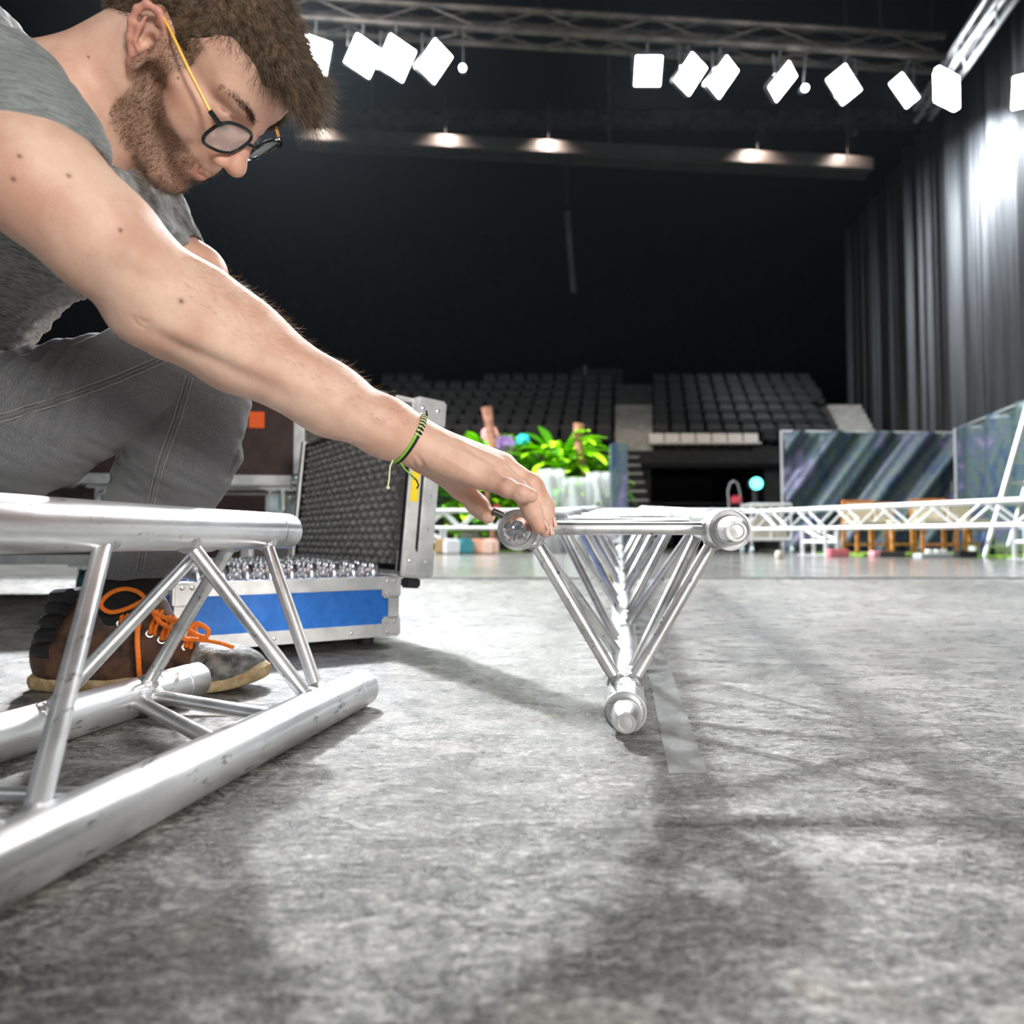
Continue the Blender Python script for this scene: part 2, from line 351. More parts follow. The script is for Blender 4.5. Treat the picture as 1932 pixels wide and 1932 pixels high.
# ------------------------------------------------------------------ sculpting: smooth-union solids meshed with surface nets
class Sculpt:
    def __init__(s, M=None): s.p = []; s.M = M
    def _t(s, p): return np.array(s.M @ Vector(p)) if s.M else np.array(Vector(p))
    def cap(s, a, b, ra, rb=None, k=.008, neg=False, raw=False):
        a_, b_ = (np.array(Vector(a)), np.array(Vector(b))) if raw else (s._t(a), s._t(b)); rb = ra if rb is None else rb
        s.p.append(('c', a_, b_, ra, rb, k, neg, (a_+b_)/2, np.linalg.norm(a_-b_)/2+max(ra, rb))); return s
    def ell(s, c, r, k=.008, neg=False, rot=None):
        c_ = s._t(c); Q = np.eye(3) if rot is None else np.array(rot)
        if s.M: Q = np.array(s.M.to_3x3()) @ Q
        s.p.append(('e', c_, np.array(r, float), Q, 0, k, neg, c_, max(r))); return s
    def chain(s, pts, rs, k=.006, **kw):
        for i in range(len(pts)-1): s.cap(pts[i], pts[i+1], rs[i], rs[i+1], k, **kw)
        return s
    def plane(s, p, nrm, near=None, k=.001):   # removes the side the normal points to, inside a sphere `near`
        nn = np.array(Vector(nrm).normalized())
        s.p.append(('p', s._t(p), nn, near, 0, k, True, s._t(p), near if near else 1e3)); return s
    def val(s, P, cen=None, rad=0):
        d = np.full(len(P), 1.0)
        for q in s.p:
            if cen is not None and np.linalg.norm(q[7]-cen)-q[8]-rad > .03+q[5]: continue
            if q[0] == 'c':
                ab = q[2]-q[1]; pa = P-q[1]; h = np.clip(pa@ab/(ab@ab+1e-12), 0, 1)
                e = np.linalg.norm(pa-h[:, None]*ab, axis=1)-(q[3]+(q[4]-q[3])*h)
            elif q[0] == 'e':
                L = (P-q[1])@q[3]; k0 = np.linalg.norm(L/q[2], axis=1); k1 = np.linalg.norm(L/(q[2]**2), axis=1)
                e = np.where(k1 > 1e-9, k0*(k0-1)/np.maximum(k1, 1e-9), -min(q[2]))
            else:
                e = -((P-q[1])@q[2])
                if q[3]: e = np.maximum(e, np.linalg.norm(P-q[1], axis=1)-q[3])
            k = q[5]
            if q[6]:
                h = np.maximum(k-np.abs(d+e), 0)/k if k > 0 else 0; d = np.maximum(d, -e)+h*h*k/4
            else:
                h = np.maximum(k-np.abs(d-e), 0)/k; d = np.minimum(d, e)-h*h*k/4
        return d
    def mesh(s, h):
        lo = np.min([q[7]-q[8] for q in s.p if q[0] != 'p'], 0)-.01; hi = np.max([q[7]+q[8] for q in s.p if q[0] != 'p'], 0)+.01
        B = 12; nb = np.ceil((hi-lo)/(B*h)).astype(int)+1
        idx = np.stack(np.meshgrid(*[np.arange(k) for k in nb], indexing='ij'), -1).reshape(-1, 3)
        cen = lo+(idx+.5)*B*h; rad = B*h*.9
        near = np.zeros(len(idx), bool); inside = np.zeros(len(idx), bool)
        v = s.val(cen)
        act = idx[np.abs(v) < rad*1.6+.004]
        g = np.arange(-1, B+1); GX = np.stack(np.meshgrid(g, g, g, indexing='ij'), -1).reshape(-1, 3)
        VK = []; VP = []; QF = []
        NY = int(nb[1]*B+10); NZ = int(nb[2]*B+10)
        key = lambda c: ((c[:, 0]+2)*NY+(c[:, 1]+2))*NZ+(c[:, 2]+2)
        n_ = B+2
        for b in act:
            P = lo+(b*B+GX)*h; D = s.val(P, lo+(b+.5)*B*h, rad*1.2).reshape(n_, n_, n_)
            S = D < 0
            if S.all() or not S.any(): continue
            c8 = [D[i:n_-1+i, j:n_-1+j, k:n_-1+k] for i in (0, 1) for j in (0, 1) for k in (0, 1)]
            s8 = np.stack([c < 0 for c in c8]); mix = s8.any(0) & ~s8.all(0); ii = np.argwhere(mix)
            if not len(ii): continue
            acc = np.zeros((len(ii), 3)); cnt = np.zeros(len(ii))
            cor = [(i, j, k) for i in (0, 1) for j in (0, 1) for k in (0, 1)]
            vals = np.stack([c[mix] for c in c8], 1)
            for x in range(8):
                for y in range(x+1, 8):
                    if sum(abs(p-q) for p, q in zip(cor[x], cor[y])) != 1: continue
                    va, vb = vals[:, x], vals[:, y]; cr = (va < 0) != (vb < 0)
                    t = np.where(cr, va/np.where(cr, va-vb, 1), 0)[:, None]
                    acc += np.where(cr[:, None], np.array(cor[x])+t*(np.array(cor[y])-np.array(cor[x])), 0); cnt += cr
            pos = lo+(b*B-1+ii+acc/cnt[:, None])*h
            VK.append(key(b*B-1+ii)); VP.append(pos)
            for ax in range(3):
                o = [0, 0, 0]; o[ax] = 1
                A = S[1:B+1, 1:B+1, 1:B+1]; Bq = S[1+o[0]:B+1+o[0], 1+o[1]:B+1+o[1], 1+o[2]:B+1+o[2]]
                e = np.argwhere(A != Bq)
                if not len(e): continue
                fl_ = A[e[:, 0], e[:, 1], e[:, 2]]; gcell = b*B+e
                u_, v_ = [(1, 2), (2, 0), (0, 1)][ax]; du = np.zeros(3, int); dv = np.zeros(3, int); du[u_] = 1; dv[v_] = 1
                q = np.stack([key(gcell-du-dv), key(gcell-dv), key(gcell), key(gcell-du)], 1)
                q[~fl_] = q[~fl_][:, ::-1]; QF.append(q)
        K = np.concatenate(VK); Pn = np.concatenate(VP); K, fi = np.unique(K, return_index=True); Pn = Pn[fi]; Q = np.concatenate(QF)
        j = np.searchsorted(K, Q); j[j >= len(K)] = 0; ok = (K[j] == Q).all(1); Q = j[ok]
        return Pn, Q
def fastmesh(name, V, Fq, m, parent=None, smooth=True, col=None):
    me = bpy.data.meshes.new(name); me.vertices.add(len(V)); me.vertices.foreach_set('co', np.asarray(V, np.float32).ravel())
    k = Fq.shape[1]; me.loops.add(len(Fq)*k); me.loops.foreach_set('vertex_index', Fq.ravel().astype(np.int32))
    me.polygons.add(len(Fq)); me.polygons.foreach_set('loop_start', np.arange(0, len(Fq)*k, k, dtype=np.int32)); me.polygons.foreach_set('loop_total', np.full(len(Fq), k, np.int32))
    me.polygons.foreach_set('use_smooth', np.full(len(Fq), smooth)); me.update(calc_edges=True); me.validate()
    me.materials.append(m)
    if col is not None:
        ca = me.color_attributes.new('pigment', 'FLOAT_COLOR', 'POINT'); ca.data.foreach_set('color', np.asarray(col, np.float32).ravel())
    o = bpy.data.objects.new(name, me); COL.objects.link(o)
    if parent: o.parent = parent; o.matrix_parent_inverse = Matrix.Translation(-parent.location)
    return o
def relax(V, Q, it=2, lam=.5):
    e = np.concatenate([Q[:, [0, 1]], Q[:, [1, 2]], Q[:, [2, 3]], Q[:, [3, 0]]]); e = np.concatenate([e, e[:, ::-1]])
    cnt = np.bincount(e[:, 0], minlength=len(V))[:, None]
    for _ in range(it):
        for lm in (lam, -lam*.9 if it > 3 else 0):
            if lm == 0: continue
            s_ = np.stack([np.bincount(e[:, 0], weights=V[e[:, 1], k], minlength=len(V)) for k in range(3)], 1)
            V = V+(s_/np.maximum(cnt, 1)-V)*lm
    return V
def normals(V, Q):
    n_ = np.cross(V[Q[:, 2]]-V[Q[:, 0]], V[Q[:, 3]]-V[Q[:, 1]]); o = np.zeros_like(V)
    for k in range(4):
        for c in range(3): o[:, c] += np.bincount(Q[:, k], weights=n_[:, c], minlength=len(V))
    return o/np.maximum(np.linalg.norm(o, axis=1, keepdims=True), 1e-12)
def vnoise(P, sc, seed=0, octv=2):
    """smooth vectorised value noise in -1..1"""
    out = np.zeros(len(P)); amp = 1; tot = 0; X = P*sc+seed*17.3
    for _ in range(octv):
        i = np.floor(X).astype(np.int64); f = X-i; f = f*f*(3-2*f); r = np.zeros(len(P))
        for c in range(8):
            o = np.array([c & 1, (c >> 1) & 1, (c >> 2) & 1]); q = i+o
            hsh = (q[:, 0]*73856093 ^ q[:, 1]*19349663 ^ q[:, 2]*83492791) & 0xffffff
            hsh = (hsh*1103515245+12345) & 0xffffff; hsh = (hsh ^ (hsh >> 9))*69069 & 0xffffff
            wgt = np.prod(np.where(o, f, 1-f), 1); r += wgt*(hsh/0xffffff*2-1)
        out += r*amp; tot += amp; amp *= .5; X = X*2.03
    return out/tot
def strands(roots, dirs, lens, rad, rng, segs=4, curl=.3, grav=None, taper=True):
    """many fine three-sided hairs as one vertex/face set"""
    n_ = len(roots); d = dirs/np.linalg.norm(dirs, axis=1, keepdims=True); ref = rng.normal(size=(n_, 3)); x = np.cross(d, ref); x /= np.linalg.norm(x, axis=1, keepdims=True)
    p = roots.copy(); V = []; cd = d.copy(); bend = rng.normal(size=(n_, 3))*curl
    for i in range(segs+1):
        t = i/segs; y = np.cross(cd, x); r = rad*(1-t*.85 if taper else 1)
        for k in range(3):
            a_ = 2*pi*k/3; V.append(p+(x*cos(a_)+y*sin(a_))*(r if np.isscalar(r) else r[:, None]))
        cd = cd+bend/segs+(grav[None]/segs if grav is not None else 0); cd /= np.linalg.norm(cd, axis=1, keepdims=True)
        p = p+cd*(lens/segs)[:, None]
    V = np.stack(V, 1).reshape(-1, 3); nv = (segs+1)*3; Fs = []
    for i in range(segs):
        for k in range(3):
            k2 = (k+1) % 3; Fs.append([i*3+k, i*3+k2, (i+1)*3+k2, (i+1)*3+k])
    Fs = np.array(Fs); Fq = (np.arange(n_)[:, None, None]*nv+Fs[None]).reshape(-1, 4)
    return V, Fq

# ------------------------------------------------------------------ the person
HR = Matrix(((0.44973687, 0.22673864, 0.86390181), (0.18868186, 0.92129301, -0.34002697), (-0.87300395, 0.31592527, 0.37155797)))
HS = 1.03
HT = Vector((-.357, .783, .761))
HM = Matrix.Translation(HT) @ HR.to_4x4() @ Matrix.Scale(HS, 4)
HMr = Matrix.Translation(HT) @ HR.to_4x4()
person = empty('person', (-.62, .86, 0), 'bearded person in glasses, grey t-shirt and jeans crouching, reaching to the end-on truss', 'person')

B = Sculpt(); H = Sculpt(HMr); H.p = B.p        # one list of solids: head in its own frame, the rest in the hall's frame
def hs(v): return tuple(x*HS for x in v)
def hc(a, b, ra, rb=None, k=.008, neg=False): H.cap(hs(a), hs(b), ra*HS, None if rb is None else rb*HS, k, neg)
def he(c, r, k=.008, neg=False, rot=None): H.ell(hs(c), hs(r), k, neg, rot)
# skull and face
he((-.012, 0, .043), (.094, .072, .071)); he((-.042, 0, .015), (.058, .060, .062), .02); he((.036, 0, .050), (.057, .060, .056), .02)
he((.046, 0, -.018), (.046, .054, .066), .02)
for s in (-1, 1):
    hc((.004, s*.050, -.052), (.072, s*.016, -.098), .019, .017, .022)
    hc((.0, s*.055, -.005), (.004, s*.050, -.055), .020, .020, .02)
    he((.060, s*.036, -.020), (.025, .022, .028), .018)
    hc((.018, s*.064, -.001), (.064, s*.046, -.006), .010, .011, .016)
    hc((.083, s*.006, .029), (.068, s*.044, .035), .010, .010, .014)
he((.078, 0, -.100), (.019, .021, .017), .014)
he((.080, 0, -.055), (.023, .030, .030), .016)
for s in (-1, 1): he((.090, s*.031, .010), (.014, .017, .011), .014, True)
hc((.088, 0, .024), (.110, 0, -.016), .0075, .0095, .012); he((.112, 0, -.021), (.0125, .0125, .0110), .008)
for s in (-1, 1):
    he((.101, s*.0135, -.027), (.0105, .0075, .0085), .005); he((.101, s*.0065, -.0345), (.0065, .0035, .004), .003, True)
    he((.0715, s*.031, .011), (.0150, .0160, .0140), .004)
    hc((.0855, s*.020, .0035), (.0795, s*.043, .0045), .0013, .0010, .002, True)
    hc((.0865, s*.019, .016), (.078, s*.045, .017), .0012, .0012, .003, True)
hc((.0975, 0, -.0525), (.085, s*-.0, -.057), .006, .006, .004)
for s in (-1, 1):
    hc((.0985, s*.003, -.0535), (.086, s*.022, -.0585), .0055, .0035, .005); hc((.0955, s*.002, -.0645), (.085, s*.020, -.0605), .0068, .0040, .005)
    hc((.1050, s*.0, -.0590), (.089, s*.025, -.0598), .0017, .0014, .002, True)
# ears
for s in (-1, 1):
    c0 = Vector((.007, s*.073, -.006)); fu = Vector((.90, -s*.22, .18)).normalized(); ou = Vector((-.30, s*.93, .10)).normalized(); vu = Vector((-.36, s*.02, .95)).normalized(); EK = .92
    if s == 1: pass
    E_ = lambda u, v, o=0: tuple(c0+fu*u*EK+vu*v*EK+ou*o)
    rotm = Matrix((fu, ou, vu)).transposed()
    he(E_(-.002, .004, -.001), (.015, .0050, .027), .006, rot=rotm)
    ol = [(.010, .004, .002), (.013, .018, .004), (.009, .029, .007), (-.002, .034, .010), (-.013, .030, .013), (-.019, .018, .014), (-.0195, .004, .013), (-.015, -.010, .011), (-.008, -.021, .008)]
    ol = [(a_, b_, o_*.55) for a_, b_, o_ in ol]
    for i in range(len(ol)-1): hc(E_(*ol[i]), E_(*ol[i+1]), .0040, .0038, .003)
    he(E_(-.001, -.026, .005), (.0075, .0050, .0085), .006, rot=rotm)
    ah = [(.002, .026, .004), (-.007, .018, .007), (-.010, .006, .008), (-.007, -.007, .007), (.001, -.014, .005)]
    for i in range(len(ah)-1): hc(E_(*ah[i]), E_(*ah[i+1]), .0030, .0032, .003)
    he(E_(.003, .001, .008), (.0075, .0085, .0095), .003, True, rot=rotm)
    he(E_(.0, .019, .009), (.006, .0040, .005), .003, True, rot=rotm)
    he(E_(.013, -.002, .003), (.0045, .0045, .0065), .003, rot=rotm)
HW = lambda v: HM @ Vector(v)
# neck and upper trunk
NB = at(88, 205, .765); CH = at(60, 345, .85)
B.cap(HW((-.026, 0, .0)), NB, .050, .050, .02)
B.cap(HW((.012, 0, -.060)), at(178, 262, .80), .030, .042, .03)
B.cap(NB, CH, .052, .10, .04); B.cap(NB+Vector((-.06, .02, -.03)), CH+Vector((-.2, .02, -.06)), .07, .075, .03)
# near (right) arm
SH = at(0, 215, .615)
B.cap(NB+Vector((0, 0, -.012)), SH, .042, .046, .03)
arm = [at(-15, 240, .60), at(86, 352, .59), at(192, 450, .605), at(286, 543, .640)]
B.chain(arm, [.056, .0480, .0445, .0405], .02)
fore = [at(286, 543, .640), at(368, 594, .668), at(450, 650, .692), at(622, 754, .735), at(730, 808, .765), at(777, 829, .780)]
B.chain(fore, [.0405, .0445, .0440, .0345, .0290, .0265], .02)
B.cap(at(255, 590, .655), at(300, 640, .675), .0135, .010, .03)
B.ell(at(275, 600, .640), (.026, .02, .022), .02)
# near hand
kn = dict(k=.010)
W0 = at(790, 838, .783)
K5, K4, K3, K2 = at(908, 902, .772), at(932, 886, .784), at(946, 876, .797), at(952, 878, .812)
for K, r0, r1, wo in ((K5, .0195, .0125, at(785, 842, .775)), (K4, .0190, .0125, at(788, 834, .78)), (K3, .0180, .0125, at(790, 828, .787)), (K2, .0170, .0125, at(790, 832, .797))):
    B.cap(wo, K, r0, r1, .014)
B.cap(at(800, 862, .795), at(870, 902, .81), .0185, .014, .012)
B.cap(at(840, 862, .785), at(890, 895, .795), .020, .016, .012)
B.chain([at(808, 868, .80), at(868, 918, .822), at(902, 954, .822), at(920, 973, .806)], [.0165, .0138, .0118, .0092], .007)
B.ell(at(910, 962, .815), (.0095, .0095, .0125), .005)
fing = {
 'little': ([K5, at(958, 921, .757), at(984, 931, .752), at(1001, 935, .751)], [.0118, .0098, .0090, .0080]),
 'ring': ([K4, at(982, 926, .778), at(1004, 966, .776), at(1017, 992, .778)], [.0122, .0110, .0100, .0086]),
 'middle': ([K3, at(1002, 912, .794), at(1022, 962, .792), at(1029, 1000, .789)], [.0120, .0105, .0096, .0084]),
 'index': ([K2, at(1008, 918, .815), at(1030, 956, .820), at(1036, 986, .818)], [.0116, .0102, .0092, .0082])}
for nm, (ps, rs) in fing.items():
    B.chain(ps, rs, .0035)
    for q, r in zip(ps[1:3], rs[1:3]): B.ell(q, (r*1.06,)*3, .004)
# knuckle creases between fingers
# far (left) arm: elbow shows behind the near forearm, hand rests on the knee
SF = at(252, 405, .97); EF = at(362, 532, .985); HF = at(352, 655, 1.0)
B.cap(CH, SF, .10, .055, .05)
B.cap(SF, EF, .050, .043, .02); B.cap(EF, HF, .042, .028, .02)
B.ell(at(375, 505, .98), (.032, .03, .028), .02)
hb = HF
for k in range(4):
    o = Vector((.012*(k-1.5), .012*(k-1.5)*-.6, 0)); a_ = hb+o+Vector((.03, .01, -.045)); B.cap(hb+o*.5, a_, .016, .0105, .008)
    B.chain([a_, a_+Vector((.022, .004, -.022)), a_+Vector((.022, .004, -.045-.004*(k % 2)))], [.0098, .009, .0078], .003)
B.chain([hb, hb+Vector((-.015, -.025, -.035)), hb+Vector((-.005, -.035, -.06))], [.015, .012, .009], .006)
# pelvis, hidden trunk and legs under the clothes
PV = Vector((-.88, .93, .37)); 
B.cap(CH, PV, .082, .08, .02)
KN = at(392, 697, .93); AN = at(262, 1085, 1.045)
B.cap(PV, KN, .075, .034, .02); B.cap(KN, AN, .034, .034, .02); 
Vb, Qb = B.mesh(.0019)
Vb = relax(Vb, Qb, 1, .5)
Nb = normals(Vb, Qb)
# pigment: local head coordinates of every vertex
HMi = np.array(HM.inverted()); Lh = np.c_[Vb, np.ones(len(Vb))] @ HMi.T; Lh = Lh[:, :3]
x, y, z = Lh.T
inhead = (np.abs(x) < .14) & (np.abs(y) < .1) & (z > -.135) & (z < .15)
sm = lambda a, b, v: np.clip((v-a)/(b-a), 0, 1)**2*(3-2*np.clip((v-a)/(b-a), 0, 1))
ay = np.abs(y)
jawline = -.018-.35*np.clip(x-.02, 0, 1)      # upper limit of the beard
beard = inhead*sm(.006, -.008, z-jawline)*sm(.002, .018, x)*sm(-.135, -.122, z)*sm(-.008, .006, z+.070+.62*np.clip(x, 0, 1))
mouth = sm(.030, .022, np.hypot((z+.059)*1.5, y))*sm(.07, .08, x); lipm = sm(.024, .018, ay)*sm(.0095, .0065, np.abs(z+.0590))*sm(.078, .082, x)*inhead
beard = beard*(1-lipm)*sm(.072, .067, ay); nose = sm(.026, .018, ay)*sm(-.047, -.040, z)*sm(.08, .09, x); beard *= 1-nose
beard = np.maximum(beard*(1-sm(.02, .012, ay)*sm(-.05, -.044, z)), 0)
side = inhead*sm(.004, .016, x)*sm(.042, .034, x)*sm(.05, .06, ay)*sm(-.04, -.02, z)*sm(.05, .04, z)   # sideburn
earm = inhead*sm(.0745, .080, ay)*sm(.02, .012, x)*sm(-.04, -.034, z)*sm(.046, .040, z)
pig = np.ones((len(Vb), 4)); tone = vnoise(Vb, 55, 1, 3)*.5+.5
pig[:, 0] = np.clip(np.maximum(beard, side*.9)*(.80+.2*tone), 0, 1)
pig[:, 1] = np.clip(lipm*.55+earm*.7+nose*inhead*.25, 0, 1)
# moles
mole = np.zeros(len(Vb))
def pxmole(px, py, r):
    global mole
    d0 = Vector(ray(px, py)).normalized(); rel = Vb-np.array([0, 0, CZ]); tt = rel@np.array(d0); perp = np.linalg.norm(rel-tt[:, None]*np.array(d0), axis=1)
    cand = np.where(perp < .004)[0]
    if len(cand):
        j = cand[np.argmin(tt[cand])]; mole = np.maximum(mole, np.exp(-(np.linalg.norm(Vb-Vb[j], axis=1)/r)**2))
for a_ in ((34, 284, .0016), (131, 322, .0018), (15, 340, .0018), (235, 433, .0016), (349, 568, .0022), (328, 144, .0013), (161, 101, .0012), (917, 931, .001)): pxmole(*a_)
elb = np.exp(-(np.linalg.norm(Vb-np.array(at(270, 610, .632)), axis=1)/.022)**2)
pig[:, 2] = np.clip(mole, 0, 1)
knk = sum(np.exp(-(np.linalg.norm(Vb-np.array(q), axis=1)/.013)**2) for ps, _ in fing.values() for q in (ps[0], ps[1], ps[3]))
pig[:, 1] = np.clip(pig[:, 1]+elb*.45+knk*.35+.0, 0, 1)
# fine anatomy: creases, tendons and muscle edges found by casting onto the skin
bb = __import__('mathutils').bvhtree.BVHTree.FromPolygons([tuple(v) for v in Vb], [tuple(q) for q in Qb.tolist()])
def crease(pts, width, amp):
    global Vb
    P_ = []
    for (x0, y0), (x1, y1) in zip(pts[:-1], pts[1:]):
        for i in range(5):
            h = bb.ray_cast(Vector((0, 0, CZ)), ray(x0+(x1-x0)*i/4, y0+(y1-y0)*i/4).normalized())
            if h[0] is not None: P_.append(np.array(h[0]))
    if len(P_) < 2: return
    dmin = np.full(len(Vb), 1.); fall = np.ones(len(Vb))
    for i in range(len(P_)-1):
        if np.linalg.norm(P_[i+1]-P_[i]) > .04: continue
        ab = P_[i+1]-P_[i]; h = np.clip((Vb-P_[i])@ab/(ab@ab+1e-12), 0, 1); d_ = np.linalg.norm(Vb-P_[i]-h[:, None]*ab, axis=1)
        t_ = (i+h)/(len(P_)-1); dmin_new = d_ < dmin; fall = np.where(dmin_new, np.sin(pi*np.clip(.12+.76*t_, 0, 1))**.7, fall); dmin = np.minimum(dmin, d_)
    Vb = Vb+Nb*(np.exp(-(dmin/width)**2)*fall*amp)[:, None]
crease([(285, 622), (340, 655), (420, 690), (520, 735)], .0085, -.0028); crease([(280, 600), (340, 630), (430, 668), (560, 730)], .010, .0022)
crease([(262, 600), (272, 610), (280, 604)], .0022, -.0016); crease([(250, 598), (258, 612), (272, 620)], .0022, -.0014)
crease([(235, 500), (262, 520), (285, 530)], .010, -.0028); crease([(190, 470), (250, 500), (330, 520), (420, 560)], .012, .0016)
crease([(330, 520), (420, 600), (520, 660)], .010, -.0012)
crease([(560, 660), (640, 710), (720, 770)], .008, .0012); crease([(600, 730), (690, 790), (730, 815)], .006, -.0010)
crease([(840, 820), (900, 848), (948, 868)], .0035, .0012); crease([(835, 835), (890, 862), (925, 884)], .0035, .0010); crease([(850, 822), (905, 862), (938, 880)], .0028, -.0012)
crease([(826, 856), (870, 880), (900, 896)], .0035, .0008); crease([(925, 893), (945, 905), (965, 918)], .0022, -.0012)
crease([(786, 858), (796, 876), (794, 890)], .0022, -.0016); crease([(778, 868), (786, 884), (800, 896)], .0020, -.0014); crease([(793, 866), (806, 886), (812, 898)], .0018, -.0010)
crease([(800, 893), (840, 908), (880, 918)], .0030, -.0012)
crease([(910, 955), (918, 962)], .0015, -.0010); crease([(955, 908), (958, 916)], .0016, -.0008); crease([(958, 906), (963, 915)], .0016, -.0006)
crease([(975, 930), (980, 940)], .0016, -.0008); crease([(1010, 968), (1018, 962)], .0014, -.0007)
crease([(120, 110), (150, 160), (175, 210), (195, 260)], .012, .0030)
Vb = Vb+Nb*(vnoise(Vb, 26, 3, 2)*.0007)[:, None]

ms = mat('skin', (.6, .36, .26), .46, 0, .45, sub=.12); n = N(ms)
at_ = n.n('ShaderNodeAttribute', attribute_name='pigment'); sc = n.n('ShaderNodeSeparateColor'); n.l(at_.outputs['Color'], sc.inputs[0])
c = n.ramp(n.noise(22, 5, .6), [(.35, (.62, .36, .26)), (.65, (.76, .52, .40))])
c = n.mix(n.ramp(n.noise(7, 3, .5), [(.45, 0.), (.7, .35)]), c, (.62, .28, .20))
c = n.mix(n.math('MULTIPLY', sc.outputs[1], .75), c, (.58, .21, .16))
c = n.mix(n.math('MULTIPLY', sc.outputs[0], .60), c, (.17, .095, .055))
c = n.mix(sc.outputs[2], c, (.10, .03, .02)); n.col(c)
n.bump(n.math('ADD', n.noise(900, 3, .6), n.math('MULTIPLY', n.noise(150, 5, .65), 1.4)), .35, .0009)
body = fastmesh('body', Vb, Qb, ms, person, col=pig)

rng = np.random.default_rng(3)
mcap = noisy('scalp_hair', (.05, .032, .02), (.15, .10, .065), 120, .85, spec=.1)
mh = noisy('brown_hair', (.055, .040, .029), (.26, .19, .135), 90, .36, 0, 0, spec=.6)
mb_ = noisy('beard_hair', (.055, .034, .020), (.18, .115, .065), 150, .45, 0)
# hair: scalp mass, short at the sides, combed forward to a tuft over the forehead
def hairzone(L):
    x, y, z = L.T; ay = np.abs(y)
    top = z > .066-.55*np.clip(.055-np.abs(x-.02), 0, .06)*0
    front = (x > .02) & (z > .052+(x-.02)*.38) & (z > .03)
    tmp = (x <= .038) & (x > .008) & (z > -.004) 
    back = (x <= .008) & (z > -.005) & ~((ay > .0690) & (z < .048) & (x > -.036))
    low = (x < -.035) & (z > -.052)
    return (front | back | tmp | low) & (x < .12)
hz = hairzone(Lh) & inhead & (np.linalg.norm(Lh-np.array([-.01, 0, .04]), axis=1) > .06)
HH = Sculpt(HMr)
def kc(a, b, ra, rb=None, k=.01, neg=False): HH.cap(hs(a), hs(b), ra*HS, None if rb is None else rb*HS, k, neg)
def ke(c, r, k=.01, neg=False): HH.ell(hs(c), hs(r), k, neg)
ke((-.014, 0, .045), (.0975, .0745, .0745)); ke((.012, 0, .064), (.070, .058, .050), .02); ke((-.044, 0, .012), (.060, .062, .064), .02); ke((-.046, 0, -.012), (.054, .060, .056), .02)
for s in (-1, 0, 1): kc((.030, s*.026, .088), (.084-abs(s)*.012, s*.028, .086), .021, .016, .02)
for s in (-.5, .5): kc((.078, s*.030, .090), (.112, s*.030, .080), .015, .009, .015)
# clear the face below the hairline, the ears, and the neck
HH.cap(hs((.156, 0, .062)), hs((.125, 0, -.05)), .074*HS, .10*HS, .006, True)
for s in (-1, 1):
    HH.cap(hs((.096, s*.088, .056)), hs((.080, s*.08, -.08)), .054*HS, .06*HS, .006, True)
    HH.ell(hs((-.010, s*.092, .004)), hs((.024, .028, .036)), .005, True)
for s in (-1, 0, 1): kc((.074, s*.026, .097), (.122-abs(s)*.012, s*.022, .086), .015, .0065, .012)
HH.ell(hs((.04, 0, -.10)), hs((.085, .12, .098)), .004, True); HH.ell(hs((-.05, 0, -.140)), hs((.09, .1, .078)), .006, True)
Vh, Qh = HH.mesh(.0024); Nh = normals(Vh, Qh)
Lh2 = (np.c_[Vh, np.ones(len(Vh))] @ HMi.T)[:, :3]
topm = sm(.05, .09, Lh2[:, 2])
Vh = Vh+Nh*((vnoise(Lh2*np.array([14, 90, 40]), 1, 5, 2)*.0030)*topm+vnoise(Lh2*np.array([120, 160, 120]), 1, 6, 2)*.0006)[:, None]
hair = fastmesh('hair', Vh, Qh, mcap, person)
RH = np.array(HR)
def hair_strands(V, L, Nn, sel, count, lenf, dirf, rad, segs, curl):
    ids = np.where(sel)[0]; pick = rng.choice(ids, count); r = V[pick]+rng.normal(size=(count, 3))*.0009
    d = dirf(L[pick], Nn[pick], count); ln = lenf(L[pick], count)
    return strands(r, d, ln, rad, rng, segs, curl)
def d_top(L, Nn, c):
    f = np.tile(RH[:, 0], (c, 1)); up = np.tile(RH[:, 2], (c, 1)); t = sm(.045, .09, L[:, 2])[:, None]
    dn = -RH[:, 2][None]*1.0+(-RH[:, 0][None]*.5)
    return (f*1.0)*t+dn*(1-t)*.8+Nn*(.26+.22*t)+rng.normal(size=(c, 3))*(.12+.09*t)
def l_top(L, c): t = sm(.045, .09, L[:, 2]); fr = sm(.04, .10, L[:, 0]); return (.006+.013*t+.008*t*fr)*rng.uniform(.4, 1.25, c)
vis = np.ones(len(Vh), bool)
V1, F1 = hair_strands(Vh, Lh2, Nh, vis, 22000, l_top, d_top, .00022, 4, .35)
hst = fastmesh('hair_strands', V1, F1, mh, person); hst.name = 'hair_strand_layer'; hst['kind'] = 'stuff'
bd = (pig[:, 0] > .45) & inhead
def d_b(L, Nn, c): return Nn*.45-RH[:, 2][None]*1.0-RH[:, 0][None]*.15+rng.normal(size=(c, 3))*.35
V2, F2 = hair_strands(Vb, Lh, Nb, bd, 9500, lambda L, c: rng.uniform(.003, .0075, c), d_b, .00017, 3, .5)
o = fastmesh('beard', V2, F2, mb_, person); o['kind'] = 'stuff'
